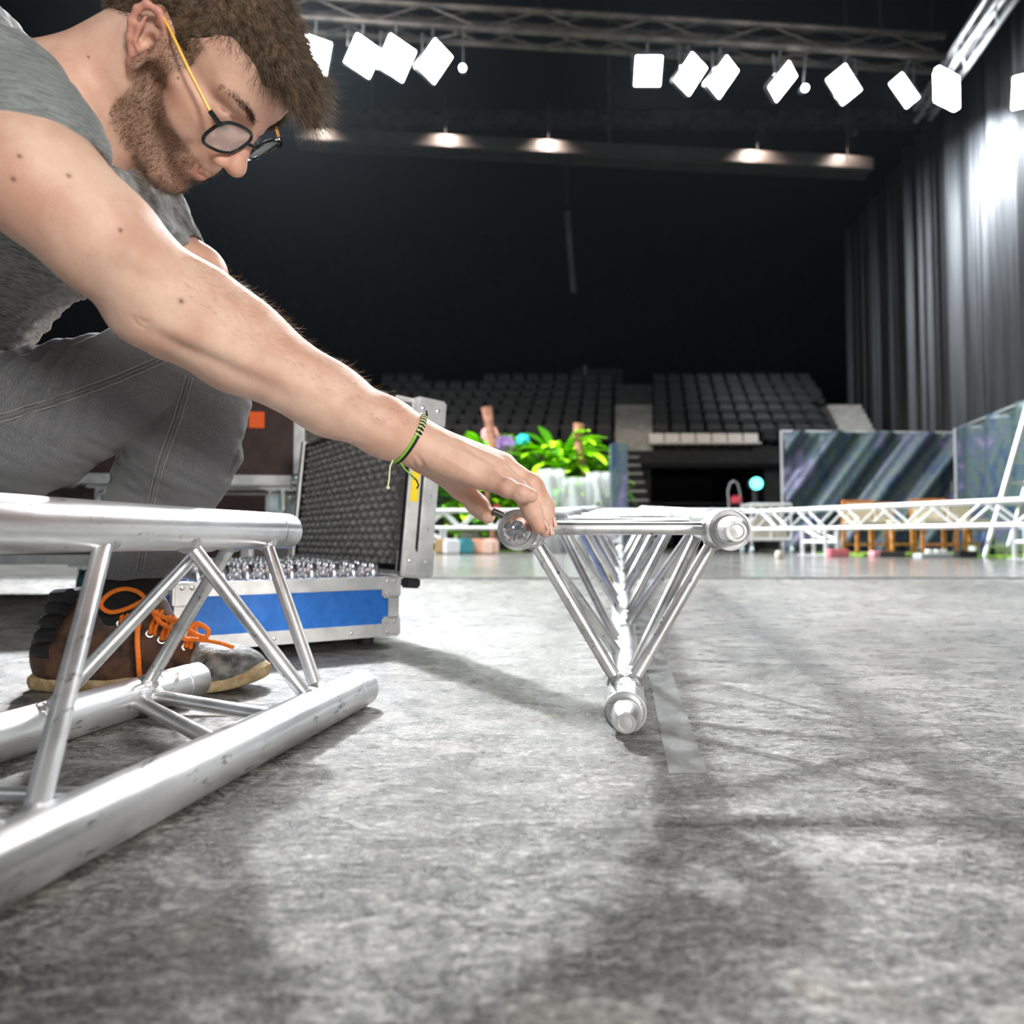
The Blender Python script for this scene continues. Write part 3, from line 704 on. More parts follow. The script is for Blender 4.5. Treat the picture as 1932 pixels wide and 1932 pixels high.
# eyebrows, eyelashes
def patch(pts, cnt, rad_, ln, dirv, name, m_, rr=.00014):
    P_ = []; D_ = []
    for _ in range(cnt):
        t = rng.uniform(0, len(pts)-1.001); i = int(t); q = np.array(pts[i])*(1-t+i)+np.array(pts[i+1])*(t-i)+rng.normal(size=3)*rad_
        P_.append(HM @ Vector(q)); dd = np.array(dirv)+rng.normal(size=3)*.25; D_.append(RH@dd)
    V, Fq = strands(np.array([tuple(p) for p in P_]), np.array(D_), rng.uniform(.6, 1.1, cnt)*ln, rr, rng, 3, .3)
    return fastmesh(name, V, Fq, m_, person)
for s in (-1, 1):
    patch([(.0935, s*.012, .030), (.088, s*.028, .0385), (.0765, s*.044, .039), (.068, s*.052, .034)], 900, .0018, .008, (.3, s*.8, .25), 'eyebrow', mcap, .00026)
    patch([(.0865, s*.020, .005), (.0865, s*.031, .0045), (.080, s*.043, .0055)], 120, .0004, .008, (.9, s*.2, -.6), 'eyelashes', mh, .00014)
    eb = MB().ball(HW((.0715, s*.031, .009)), .0122*HS, 20).build('eye', mat('eye_white', (.7, .68, .65), .15), person)
# arm hair along the upper edge of the forearm
def segd(P, a, b):
    a = np.array(a); ab = np.array(b)-a; h = np.clip((P-a)@ab/(ab@ab), 0, 1); return np.linalg.norm(P-a-h[:, None]*ab, axis=1)
fdist = np.minimum.reduce([segd(Vb, fore[i], fore[i+1]) for i in range(1, len(fore)-1)])
fa = (Vb[:, 0] > at(330, 500, .64).x) & (Vb[:, 0] < at(780, 780, .78).x) & (Vb[:, 1] < .85) & (Nb[:, 2] > -.2) & ~inhead & (fdist < .062)
if fa.sum() > 100:
    ids = np.where(fa)[0]; pk = rng.choice(ids, 1100); ax = np.array((fore[-1]-fore[1]).normalized())
    V3, F3 = strands(Vb[pk], Nb[pk]*.5+ax[None]+rng.normal(size=(1100, 3))*.3, rng.uniform(.006, .015, 1100), .00009, rng, 4, .6)
    o = fastmesh('arm_hair', V3, F3, noisy('fair_hair', (.30, .18, .09), (.5, .33, .18), 90, .4), person); o['kind'] = 'stuff'
# finger nails
mn = mat('finger_nail', (.74, .50, .41), .28, 0, .5)
for nm in ('ring', 'middle', 'index'):
    ps, rs = fing[nm]; d_ = (ps[3]-ps[2]).normalized(); side_ = d_.cross(Vector((-.55, .45, -.6) if False else (0, 1, 0))).normalized(); nrm = side_.cross(d_)
    out = (Vector((.55, -.35, .6))-d_*Vector((.55, -.35, .6)).dot(d_)).normalized() if nm != 'little' else (Vector((.1, -.5, .85))-d_*Vector((.1, -.5, .85)).dot(d_)).normalized()
    sd = d_.cross(out); c_ = ps[3]+out*(rs[3]*.55); mbn = MB()
    mbn.grid(lambda u, v: c_+d_*((u-.35)*.0115)+(out*cos((v-.5)*1.7)+sd*sin((v-.5)*1.7))*(rs[3]*.58)*(1-.25*max(0, u-.7)**2*10*(abs(v-.5))), 8, 8)
    mbn.build('fingernail', mn, person, solid=.0006)
# ------------------------------------------------------------------ clothing
from mathutils.bvhtree import BVHTree
def fabric(name, c1, c2, stretch, scale, rough=.9, bump=.4):
    m = mat(name, c1, rough, 0, .2); n = N(m); m.node_tree.nodes['Principled BSDF'].inputs['Sheen Weight'].default_value = .25
    f = n.noise(scale, 5, .75, stretch); g = n.noise(scale*.08, 3, .5); wv = n.noise(1500, 2, .5)
    n.col(n.mix(n.ramp(g, [(.4, 0.), (.7, .35)]), n.ramp(f, [(.34, c1), (.66, c2)]), c2)); n.bump(n.math('ADD', f, n.math('MULTIPLY', wv, .6)), bump, .0012); return m
M_SHIRT = fabric('heather_grey_jersey', (.075, .083, .085), (.30, .32, .32), (1, 1, 7), 70)
M_JEAN = fabric('grey_denim', (.070, .072, .076), (.185, .19, .20), (6, 6, 1), 160, .85, .5)
S = Sculpt()
S.cap(at(-90, 120, .70), at(-5, 195, .625), .060, .060, .02); S.cap(at(-5, 195, .625), at(66, 262, .600), .060, .0555, .02)
S.plane(at(82, 264, .56), (-.36, .10, -.93))
S.cap(at(20, 262, .605), arm[2], .0510, .0470, .003, True)
# yoke and trunk
S.cap(at(-90, 130, .72), at(20, 215, .74), .060, .055, .03)
S.cap(at(-60, 180, .76), CH, .085, .120, .05); S.cap(CH+Vector((-.02, -.01, 0)), Vector((-.88, .90, .42)), .130, .130, .05)
S.cap(CH+Vector((0, .02, .02)), SF, .100, .068, .04); S.cap(SF, at(292, 462, .975), .068, .064, .02)
S.cap(at(120, 330, .80), at(170, 400, .88), .06, .09, .04)
hole = [NB+(NB-HW((0, 0, 0)))*.30, HW((-.02, 0, -.02))]
S.cap(hole[0], hole[1], .069, .064, .006, True)
S.cap(at(150, 262, .70), at(190, 230, .74), .034, .05, .012, True)
S.cap(at(330, 500, .98), at(420, 600, .99), .050, .044, .003, True)
Vs, Qs = S.mesh(.0026); Ns = normals(Vs, Qs)
wr = vnoise(Vs@np.array([[1, 0, 0], [0, 1, 0], [0, 0, 1.]])*np.array([10, 22, 34]), 1, 9, 3)
dd = np.array((.8, .1, .6)); q = Vs@np.array([[.8, -.55, .1], [.1, .3, .9], [.6, .75, -.2]])
wr2 = vnoise(q*np.array([7, 30, 30]), 1, 4, 3)
farsh = sm(.86, .93, Vs[:, 1]); near = sm(.70, .62, Vs[:, 1])
pl = np.sin((Vs[:, 0]*1.0+Vs[:, 2]*.35)*330+vnoise(Vs, 9, 2, 2)*5)
Vs = Vs+Ns*(wr2*.0090*(1-near*.55)+farsh*pl*.0035+near*vnoise(Vs@np.array([[.3, .8, 0], [.2, .1, .9], [-.9, .5, .3]])*np.array([60, 12, 12]), 1, 8, 2)*.0022)[:, None]
shirt = fastmesh('tshirt', Vs, Qs, M_SHIRT, person); shirt['label'] = 'heather grey short-sleeved t-shirt'

J = Sculpt()
shn = [at(388, 742, .945), at(345, 850, .975), at(300, 950, 1.01), at(266, 1088, 1.04)]
J.chain(shn, [.057, .0690, .0645, .0560], .03)
J.ell(at(402, 668, .935), (.060, .055, .055), .02); J.plane(at(262, 1090, 1.0), (.02, 0, -1), .16)
J.cap(at(268, 1060, 1.04), at(262, 1120, 1.045), .051, .051, .002, True)
J.chain([Vector((-.86, .93, .36)), at(-40, 812, .885), at(60, 800, .885), at(205, 735, .90), at(330, 690, .915), at(388, 702, .925)], [.120, .092, .088, .0700, .0560, .0500], .006)
J.cap(Vector((-.86, .93, .36)), Vector((-.90, .93, .46)), .13, .13, .03)
Vj, Qj = J.mesh(.0026); Nj = normals(Vj, Qj)
ta = np.array((at(330, 690, .915)-at(60, 800, .885)).normalized())
isth = (Vj[:, 2] > .24) & (Vj[:, 1] < .97)
q = Vj@np.array([[.45, .1, .85], [.1, 1, 0], [.85, 0, -.45]])
dj = vnoise(q*np.array([34, 10, 9]), 1, 2, 3)*.0085*(.5+.7*isth) + vnoise(Vj*np.array([12, 12, 46]), 1, 6, 3)*.0060*(~isth)
crs = np.sin((Vj@np.array([.92, 0, -.38]))*260+vnoise(Vj, 12, 3, 2)*3)*sm(.30, .36, Vj[:, 2])*sm(-.46, -.54, Vj[:, 0])*.0034
Vj = Vj+Nj*(dj+crs)[:, None]
jeans = fastmesh('jeans', Vj, Qj, M_JEAN, person); jeans['label'] = 'faded grey denim jeans'
bj = BVHTree.FromPolygons([tuple(v) for v in Vj], [tuple(q) for q in Qj.tolist()])
def onto(bvh, pts, step=6, off=.0006):
    out = []
    for (x0, y0), (x1, y1) in zip(pts[:-1], pts[1:]):
        k = max(1, int(math.hypot(x1-x0, y1-y0)/step))
        for i in range(k):
            r = ray(x0+(x1-x0)*i/k, y0+(y1-y0)*i/k).normalized(); h = bvh.ray_cast(Vector((0, 0, CZ)), r)
            if h[0] is not None: out.append(h[0]+h[1]*off*(1 if h[1].dot(r) < 0 else -1))
    return out
mst = mat('seam_thread', (.34, .33, .31), .8); mdk = mat('dark_seam', (.035, .035, .037), .9)
def seam(pts, two=True):
    c = onto(bj, pts)
    if len(c) < 3: return
    cc = [c[0]]
    for q in c[1:]:
        if (q-cc[-1]).length < .02: cc.append(q)
    sp_ = MB().tube(cc, .0017, 6).build('seam', M_JEAN, person)
    d = MB()
    for i in range(0, len(cc)-1):
        for k in (0., .5):
            p = cc[i].lerp(cc[i+1], k); t_ = (cc[i+1]-cc[i]).normalized(); v_ = (p-Vector((0, 0, CZ))).normalized(); s_ = t_.cross(v_).normalized()
            for o_ in (-.0042, .0042): d.tube([p+s_*o_-v_*.0010-t_*.0010, p+s_*o_-v_*.0010+t_*.0010], .0005, 4)
    d.build('stitching', mst, sp_)
seam([(0, 790), (110, 755), (220, 715), (320, 672)])
seam([(357, 712), (335, 790), (305, 870), (285, 948), (275, 1010), (262, 1082)])
# ------------------------------------------------------------------ boot
BF = Vector((1, .0, 0)); BO = Vector((-.705, 1.047, .0))
BMx = Matrix.Translation(BO)
Sb = Sculpt(BMx)
def upper(Sx, g=0):
    Sx.ell((.062, 0, .052), (.058+g, .040+g, .055+g), .02); Sx.cap((.078, 0, .07), (.108, 0, .112), .043+g, .046+g, .02)
    Sx.cap((.115, 0, .085), (.235, 0, .036), .043+g, .037+g, .03); Sx.ell((.272, 0, .032), (.070+g, .047+g, .032+g), .02)
    Sx.ell((.14, 0, .03), (.12+g, .042+g, .035+g), .02); Sx.cap((.185, 0, .075), (.166, 0, .128), .034+g, .026+g, .015)
upper(Sb); Sb.plane((.1, 0, .018), (0, 0, -1)); Sb.cap((.098, 0, .148), (.108, 0, .118), .038, .034, .004, True); Sb.plane((.1, 0, .142), (.12, 0, 1))
Vq, Qq = Sb.mesh(.0022); Nq = normals(Vq, Qq)
ml = noisy('brown_leather', (.028, .014, .009), (.13, .06, .032), 30, .6, 0, .8)
boot = fastmesh('boot', Vq+Nq*(vnoise(Vq, 60, 2, 3)*.0009)[:, None], Qq, ml, person); boot['label'] = 'brown leather work boot with orange laces'
bq = BVHTree.FromPolygons([tuple(v) for v in Vq], [tuple(q) for q in Qq.tolist()])
St = Sculpt(BMx); upper(St, .0022); St.plane((.1, 0, .018), (0, 0, -1)); St.plane((.250, 0, .03), (-1, 0, .10))
Vt, Qt = St.mesh(.0022); Nt = normals(Vt, Qt)
mtc = noisy('scuffed_rubber_toe', (.03, .03, .03), (.24, .235, .22), 45, .62, 0, .9)
tc = fastmesh('toe_cap', Vt, Qt, mtc, boot); tc['label'] = 'scuffed grey rubber toe cap'
def sole_out(k):
    t = k/40*2*pi; c_, s_ = cos(t), sin(t); u = .176+.171*c_; wv = .041+.012*(u/.35)-.006*math.exp(-((u-.13)/.06)**2)
    return u, wv*abs(s_)**.62*(1 if s_ > 0 else -1)
mb = MB(); nn = 40
rings = []
for lv, (zz, g) in enumerate(((.0, -.003), (.003, .0), (.010, .002), (.018, .001), (.024, -.004))):
    for k in range(nn):
        u, v = sole_out(k); sp_ = .016*max(0, (u-.26)/.09)**2
        rings.append(BO+Vector((u+(u-.17)/.17*g, v+(.0 if abs(v) < 1e-6 else (g if v > 0 else -g)), zz+sp_+.0008)))
mb.add(rings, [(l*nn+k, l*nn+(k+1) % nn, (l+1)*nn+(k+1) % nn, (l+1)*nn+k) for l in range(4) for k in range(nn)]+[tuple(range(nn)), tuple(range(5*nn-1, 4*nn-1, -1))])
so = mb.build('sole', noisy('tan_sole', (.34, .23, .11), (.55, .42, .24), 60, .7, 0, .5), boot); so['label'] = 'tan rubber sole'
mb = MB()
for i, (zz, rr, fx) in enumerate(((.062, .044, .062), (.082, .0445, .067), (.102, .045, .074), (.122, .046, .083), (.138, .047, .090))):
    mb.tube([BO+Vector((fx+.006+cos(a_)*rr*1.1, sin(a_)*rr*.92, zz+.004*cos(a_))) for a_ in [R(105+k*10) for k in range(16)]], .0115, 10)
mb.build('padded_collar', M_BLACK, boot)
mb = MB(); mb.prism([BO+Vector((.062, -.020, .125)), BO+Vector((.102, -.020, .120)), BO+Vector((.102, -.020, .140)), BO+Vector((.062, -.020, .142))], (0, -.006, 0)); 
mo = noisy('orange_lace', (.85, .16, .008), (.95, .26, .02), 300, .75, 0, .3)
mey = mat('eyelet_metal', (.8, .78, .72), .25, .9)
eys = [(184, 1121), (229, 1176), (284, 1195), (306, 1207), (352, 1221)]
prev = None
for ex, ey in eys:
    h = onto(bq, [(ex, ey), (ex+1, ey+1)], 1, .001)
    if not h: continue
    p = h[0]; v_ = (Vector((0, 0, CZ))-p).normalized(); a1 = v_.cross(Vector((0, 0, 1))).normalized(); a2 = v_.cross(a1)
    e_ = MB().tube([p+(a1*cos(t)+a2*sin(t))*.0052 for t in [2*pi*k/16 for k in range(16)]], .0017, 8, closed=True).build('eyelet', mey, boot)
    far_ = p+Vector((-.012, .062, .022))
    if ex > 200:
        mid = p.lerp(far_, .5)+Vector((.006, -.012, .020))
        pts = [p, p+Vector((.002, -.004, .008)), mid, far_]
        for dx in (0, .006):
            MB().tube([q+Vector((dx, 0, -dx*.3)) for q in pts], .0028, 8).build('lace', mo, boot)
def lace(pts, d0, d1, r=.0028):
    P_ = [at(x_, y_, d0+(d1-d0)*i/(len(pts)-1)) for i, (x_, y_) in enumerate(pts)]
    out = []
    for i in range(len(P_)-1):
        p_1 = P_[max(i-1, 0)]; p0_ = P_[i]; p1_ = P_[i+1]; p2_ = P_[min(i+2, len(P_)-1)]
        for k in range(5):
            t = k/5; out.append(.5*((2*p0_)+(p1_-p_1)*t+(2*p_1-5*p0_+4*p1_-p2_)*t*t+(3*p0_-p_1-3*p1_+p2_)*t**3))
    out.append(P_[-1]); return MB().tube(out, r, 8).build('lace', mo, boot)
lace([(282, 1150), (268, 1122), (240, 1111), (212, 1117), (193, 1133), (192, 1146), (210, 1155), (240, 1148), (272, 1132)], .985, .98, .0032)
lace([(278, 1140), (268, 1160), (248, 1172), (231, 1178)], .98, .975, .0032)
lace([(268, 1155), (260, 1185), (259, 1215), (261, 1240), (262, 1262), (265, 1285)], .978, .972, .0034)
lace([(285, 1150), (310, 1165), (345, 1176), (362, 1192), (388, 1202), (392, 1188), (372, 1176), (360, 1182)], .985, .975, .0032)
lace([(352, 1205), (385, 1208), (415, 1213), (440, 1221)], .985, .972, .003)
lace([(284, 1145), (300, 1172), (325, 1188), (352, 1208)], .99, .98, .003)
MB().ball(at(276, 1140, .982), .0065, 10).build('lace', mo, boot)
sk = Sculpt(); sk.cap(at(264, 1060, 1.045), BO+Vector((.118, 0, .09)), .049, .046, .01); Vk, Qk = sk.mesh(.003); sck = fastmesh('sock', Vk, Qk, mat('black_sock', (.012, .012, .013), .95), person)
# second boot of the person, planted beyond the frame at left under the hip
Vq2 = Vq+np.array((-.42, -.05, 0)); b2 = fastmesh('boot', Vq2, Qq, ml, person)
# ------------------------------------------------------------------ glasses
HWs = HW
gl = MB(); mgf = noisy('dark_green_acetate', (.006, .012, .012), (.012, .022, .022), 30, .15)
def rim(s, t, g=0):
    ex = 2.9; c_, s_ = cos(t), sin(t); yy = (abs(c_)**(2/ex))*(1 if c_ > 0 else -1)*(.0225+g); zz = (abs(s_)**(2/ex))*(1 if s_ > 0 else -1)*(.0210+g)
    return HW((.1015-.0055*((abs(s*.034+yy)-.034)/.024)-.0012, s*.033+yy, .0035+zz-yy*s*.10*(s < 0)))
GO = bpy.data.objects.new('glasses', None)
for s in (-1, 1): gl.tube([rim(s, 2*pi*k/40) for k in range(40)], .0019, 8, closed=True)
gl.tube([HW((.1055, -.0105, .010)), HW((.109, 0, .013)), HW((.1055, .0105, .010))], .0020, 8)
for s in (-1, 1): gl.tube([HW((.0975, s*.056, .014)), HW((.093, s*.0635, .016)), HW((.086, s*.0665, .016))], .0028, 8)
g_o = gl.build('glasses', mgf, person); g_o['label'] = 'dark round-cornered glasses with yellow temples'
mgl = mat('clear_lens', (.9, .97, 1), .02, 0, .8, alpha=.22)
for s in (-1, 1):
    m_ = MB(); c0_ = HW((.1003, s*.034, .0045)); pts = [rim(s, 2*pi*k/40, -.001) for k in range(40)]; vs = [c0_+(HR@Vector((.0012, 0, 0)))]+pts
    m_.add(vs, [(0, 1+k, 1+(k+1) % 40) for k in range(40)]); m_.build('lens', mgl, g_o, solid=.001)
    MB().tube([HW((.086, s*.0665, .016)), HW((.05, s*.0745, .0205)), HW((.012, s*.0785, .0250)), HW((-.008, s*.0785, .024)), HW((-.026, s*.074, .004))], [.0019, .0018, .0016, .0016, .0019], 8).build('temple', noisy('yellow_acetate', (.85, .42, .03), (.95, .55, .08), 80, .35), g_o)
# ------------------------------------------------------------------ bracelet
bc = at(771, 826, .7795); ax_ = (at(790, 838, .783)-at(730, 808, .765)).normalized(); ax_ = (ax_+Vector((.10, 0, -.16))).normalized()
u1 = ax_.cross(Vector((0, 0, 1))).normalized(); u2 = ax_.cross(u1)
def ringp(t, o, r=.0293):
    d_ = u1*cos(t)+u2*sin(t); h = bb.ray_cast(bc+ax_*o+d_*.06, -d_, .06); rr_ = (h[0]-(bc+ax_*o)).length if h[0] is not None else .03
    return bc+ax_*o+d_*(rr_+.0009+(r-.0293))
mgr = mat('green_cord', (.25, .60, .05), .7); mbk = mat('black_cord', (.012, .013, .012), .7); myw = mat('pale_cord', (.75, .78, .45), .7)
br = MB().tube([ringp(2*pi*k/48, -.0016) for k in range(48)], .0015, 8, closed=True).build('bracelet', mgr, person); br['label'] = 'green and black knotted cord bracelet'
MB().tube([ringp(2*pi*k/48, .0014, .0292) for k in range(48)], .0016, 8, closed=True).build('black_cord', mbk, br)
for k in range(14):
    best = None
    t0_ = 0
    for a_ in np.linspace(0, 2*pi, 72):
        q = ringp(a_, 0)
        if best is None or q.y-q.z*.9 < best[0]: best = (q.y-q.z*.9, a_)
    a_ = best[1]+(k-6.5)*.075
    q = [ringp(a_, -.0036, .0300), ringp(a_, 0, .0317), ringp(a_, .0034, .0300)]
    MB().tube(q, .0009, 6).build('knot_wrap', myw if k % 2 else mbk, br)
def cord(pts, d, m__, r=.0009):
    return MB().tube([at(x_, y_, d_) for (x_, y_), d_ in zip(pts, d)], r, 6).build('cord_end', m__, br)
c1 = cord([(744, 862), (736, 880), (734, 905), (732, 916)], [.765, .76, .757, .757], myw); MB().ball(at(732, 920, .757), .0022, 8).build('cord_end', myw, br)
cord([(752, 868), (763, 884), (774, 895), (782, 905)], [.765, .76, .758, .757], mgr); cord([(774, 895), (786, 906), (790, 916), (786, 922)], [.758, .757, .757, .757], mbk)
cord([(800, 790), (806, 782), (804, 775)], [.79, .79, .79], mbk, .0013)
# ------------------------------------------------------------------ blue trunk case, open, full of couplers
P0 = Vector((-.236, 1.475, 0)); d1 = Vector((-.344, -.224, 0)).normalized(); d2 = Vector((-.224, .344, 0)).normalized()
case = empty('flight_case', P0, 'open blue flight case with foam-lined lid, full of steel couplers, behind the boot', 'case')
L1, L2, z0, z1 = .42, .70, .022, .140
M_FOAM = noisy('grey_foam', (.15, .15, .145), (.27, .27, .26), 60, .95)
M_FOAMD = mat('black_foam', (.012, .012, .012), .95)
RM = Matrix((d1, d2, Vector((0, 0, 1)))).transposed()
def cb(mb, a0, a1, b0, b1, c0, c1, bev=0): return mb.box(P0+d1*(a0+a1)/2+d2*(b0+b1)/2+Vector((0, 0, (c0+c1)/2)), (a1-a0, b1-b0, c1-c0), RM, bev)
mb = MB(); cb(mb, .004, L1-.004, .003, .012, z0, z1); mb.build('side_panel', M_BLUE, case)
mb = MB(); cb(mb, .004, L1-.004, L2-.012, L2-.003, z0, z1); mb.build('side_panel', M_BLUE, case)
for a_ in (.003, L1-.012):
    mb = MB(); cb(mb, a_, a_+.009, .003, L2-.003, z0, z1); mb.build('end_panel', M_BLUE, case)
mb = MB(); cb(mb, .004, L1-.004, .004, L2-.004, z0, z0+.010); mb.build('bottom_panel', M_BLACK, case)
mb = MB(); cb(mb, .02, L1-.02, .02, L2-.02, z0+.012, z1-.035); mb.build('foam_insert', M_FOAMD, case)
fr = .024
for (b0, b1) in ((-.001, .001+.003), (L2-.004, L2+.001)):
    for (c0, c1) in ((z1-fr, z1+.002), (z0-.002, z0+fr)):
        mb = MB(); cb(mb, 0, L1, b0, b1, c0, c1, .0012); mb.build('edge_profile', M_ALU2, case)
for (a0, a1) in ((-.001, .004), (L1-.004, L1+.001)):
    for (c0, c1) in ((z1-fr, z1+.002), (z0-.002, z0+fr)):
        mb = MB(); cb(mb, a0, a1, 0, L2, c0, c1, .0012); mb.build('edge_profile', M_ALU2, case)
for a_, b_ in ((0, 0), (L1, 0), (0, L2), (L1, L2)):
    s1 = 1 if a_ == 0 else -1; s2 = 1 if b_ == 0 else -1
    mb = MB(); cb(mb, *sorted((a_-s1*.002, a_+s1*.022)), *sorted((b_-s2*.002, b_+s2*.003)), z0, z1+.002, .001)
    mb.build('corner_profile', M_ALU2, case)
    for zc, zs in ((z0+.018, .040), (z1-.020, .044)):
        mb = MB(); cb(mb, *sorted((a_-s1*.005, a_+s1*.036)), *sorted((b_-s2*.006, b_+s2*.030)), zc-zs/2, zc+zs/2, .004)
        cp = mb.build('corner_bracket', M_ALU2, case)
        for dx, dz in ((.026, -.012), (.010, .012), (.026, .012)):
            c = P0+d1*(a_+s1*dx)+d2*(b_-s2*.0065)+Vector((0, 0, zc+dz*(zs/.044))); MB().lathe(c, -d2*s2, [(-.001, .0045), (.0015, .0035), (.0022, 0)], 12).build('rivet', M_STEEL, cp)
for a_ in (.05, L1-.05):
    for b_ in (.05, L2-.05):
        MB().lathe(P0+d1*a_+d2*b_+Vector((0, 0, .001)), (0, 0, 1), [(0, 0), (0, .016), (.021, .019), (.021, 0)], 16).build('rubber_foot', M_RUBBER, case)
for a_ in (.10, .25, .38): MB().lathe(P0+d1*a_-d2*.0015+Vector((0, 0, z0+.01)), -d2, [(-.001, .004), (.0014, .003), (.002, 0)], 10).build('rivet', M_STEEL, case)
# lid: hinged along the far short end, leaning back a little
LID = Matrix.Translation(P0-d1*.004+Vector((0, 0, z1+.004))) @ RM.to_4x4() @ Matrix.Rotation(R(-5), 4, 'Y')
lw, lh, lt = .80, .375, .068
def lb(mb, t0, t1, b0, b1, c0, c1, bev=0):   # t: thickness (away from the inside), b: along the lid, c: up
    c = LID @ Vector((-(t0+t1)/2, (b0+b1)/2, (c0+c1)/2)); mb.box(c, (t1-t0, b1-b0, c1-c0), LID.to_3x3(), bev); return mb
lid = lb(MB(), lt-.010, lt, .003, lw-.003, .003, lh-.003).build('lid', M_BLUE, case)
for b0, b1 in ((0, .010), (lw-.010, lw)): lb(MB(), .002, lt-.008, b0+.001, b1-.001, .002, lh-.002).build('lid_side', M_ALU2, lid)
for c0, c1 in ((0, .010), (lh-.010, lh)): lb(MB(), .002, lt-.008, .003, lw-.003, c0+.001, c1-.001).build('lid_side', M_ALU2, lid)
lb(MB(), 0, .028, -.004, .004, -.002, lh+.002, .0015).build('lid_edge_profile', M_ALU2, lid)
lb(MB(), .030, .034, -.0045, .004, 0, lh, .0005).build('lid_groove', M_BLACK, lid)
lb(MB(), .036, lt+.002, -.004, .004, -.002, lh+.002, .0015).build('lid_edge_profile', M_ALU2, lid)
lb(MB(), 0, .030, lw-.004, lw+.004, -.002, lh+.002, .0015).build('lid_edge_profile', M_ALU2, lid)
lb(MB(), 0, lt, 0, lw, lh-.003, lh+.003, .0015).build('lid_edge_profile', M_ALU2, lid)
lb(MB(), -.003, .003, lw-.022, lw+.004, 0, lh, .001).build('lid_edge_profile', M_ALU2, lid)
for c0 in (-.004, lh-.055): 
    cbk = lb(MB(), .002, lt+.006, -.008, .035, c0, c0+.060, .005).build('corner_bracket', M_ALU2, lid)
    for dt in (.016, .052):
        c = LID @ Vector((-dt, -.008, c0+.035)); MB().lathe(c, -d2, [(-.001, .005), (.002, .004), (.003, 0)], 12).build('rivet', M_STEEL, cbk)
for c0 in (.10, .17, .25): c = LID @ Vector((-.052, -.004, c0)); MB().lathe(c, -d2, [(-.001, .004), (.002, .003), (.0026, 0)], 12).build('rivet', M_STEEL, lid)
lb(MB(), .006, .024, -.0055, .001, .155, .265, .001).build('yellow_sticker', mat('yellow_sticker', (.95, .72, .01), .5), lid)
for b_ in (.0, .74): lb(MB(), .02, .055, b_+.01, b_+.04, -.026, -.004, .004).build('rubber_foot', M_RUBBER, lid)
# handle lever on the lid's upper corner
lb(MB(), -.045, .004, -.004, .004, lh-.012, lh-.002, .002).build('latch_arm', M_ALU2, lid)
lb(MB(), -.010, .004, -.012, -.003, lh-.070, lh-.004, .002).build('latch_arm', M_ALU2, lid)
# egg-crate foam inside the lid
lb(MB(), .024, .034, .010, lw-.010, .010, lh-.010).build('foam_backing', M_FOAMD, lid)
def foam(u, v):
    b = .022+u*(lw-.044); c = .022+v*(lh-.044); q = sin(b*2*pi/.046)*sin(c*2*pi/.036)
    return LID @ Vector((-.005-.009*(1-q), b, c))
mb = MB(); mb.grid(foam, 300, 160); fo = mb.build('egg_crate_foam', M_FOAM, lid, ang=180); fo['label'] = 'grey egg-crate foam lining'
for s in (0, 1):
    lb(MB(), .001, .014, (0 if s == 0 else lw-.020)+.005, (0 if s == 0 else lw-.020)+.018, .008, lh-.008).build('foam_rim', M_FOAMD, lid)
# couplers standing in the case
proto = empty('steel_coupler', (0, 0, 0)); 
MB().lathe((0, 0, 0), (0, 0, 1), [(0, 0), (0, .010), (.004, .0125), (.020, .0165), (.030, .0165), (.031, .014), (.034, .014), (.035, .0165), (.045, .0165), (.060, .0125), (.064, .010), (.064, .005), (.060, .004), (.060, 0)], 24).build('coupler_body', M_STEEL, proto)
MB().tube([(-.019, 0, .0325), (.019, 0, .0325)], .004, 10).build('cross_pin', M_ALU, proto)
first = True; kk = 0
for i in range(9):
    for j in range(15):
        a_ = .040+i*.042; b_ = .045+j*.043
        if rnd.random() < .06: continue
        o = proto if first else copy_tree(proto); first = False
        o.location = P0+d1*(a_+rnd.uniform(-.002, .002))+d2*(b_+rnd.uniform(-.002, .002))+Vector((0, 0, z1-.035+rnd.uniform(.0, .004)))
        o.rotation_euler = (0, 0, rnd.uniform(0, 3)); tag(o, 'small steel truss coupler standing in the open blue case', 'coupler', 'couplers in the open blue case')
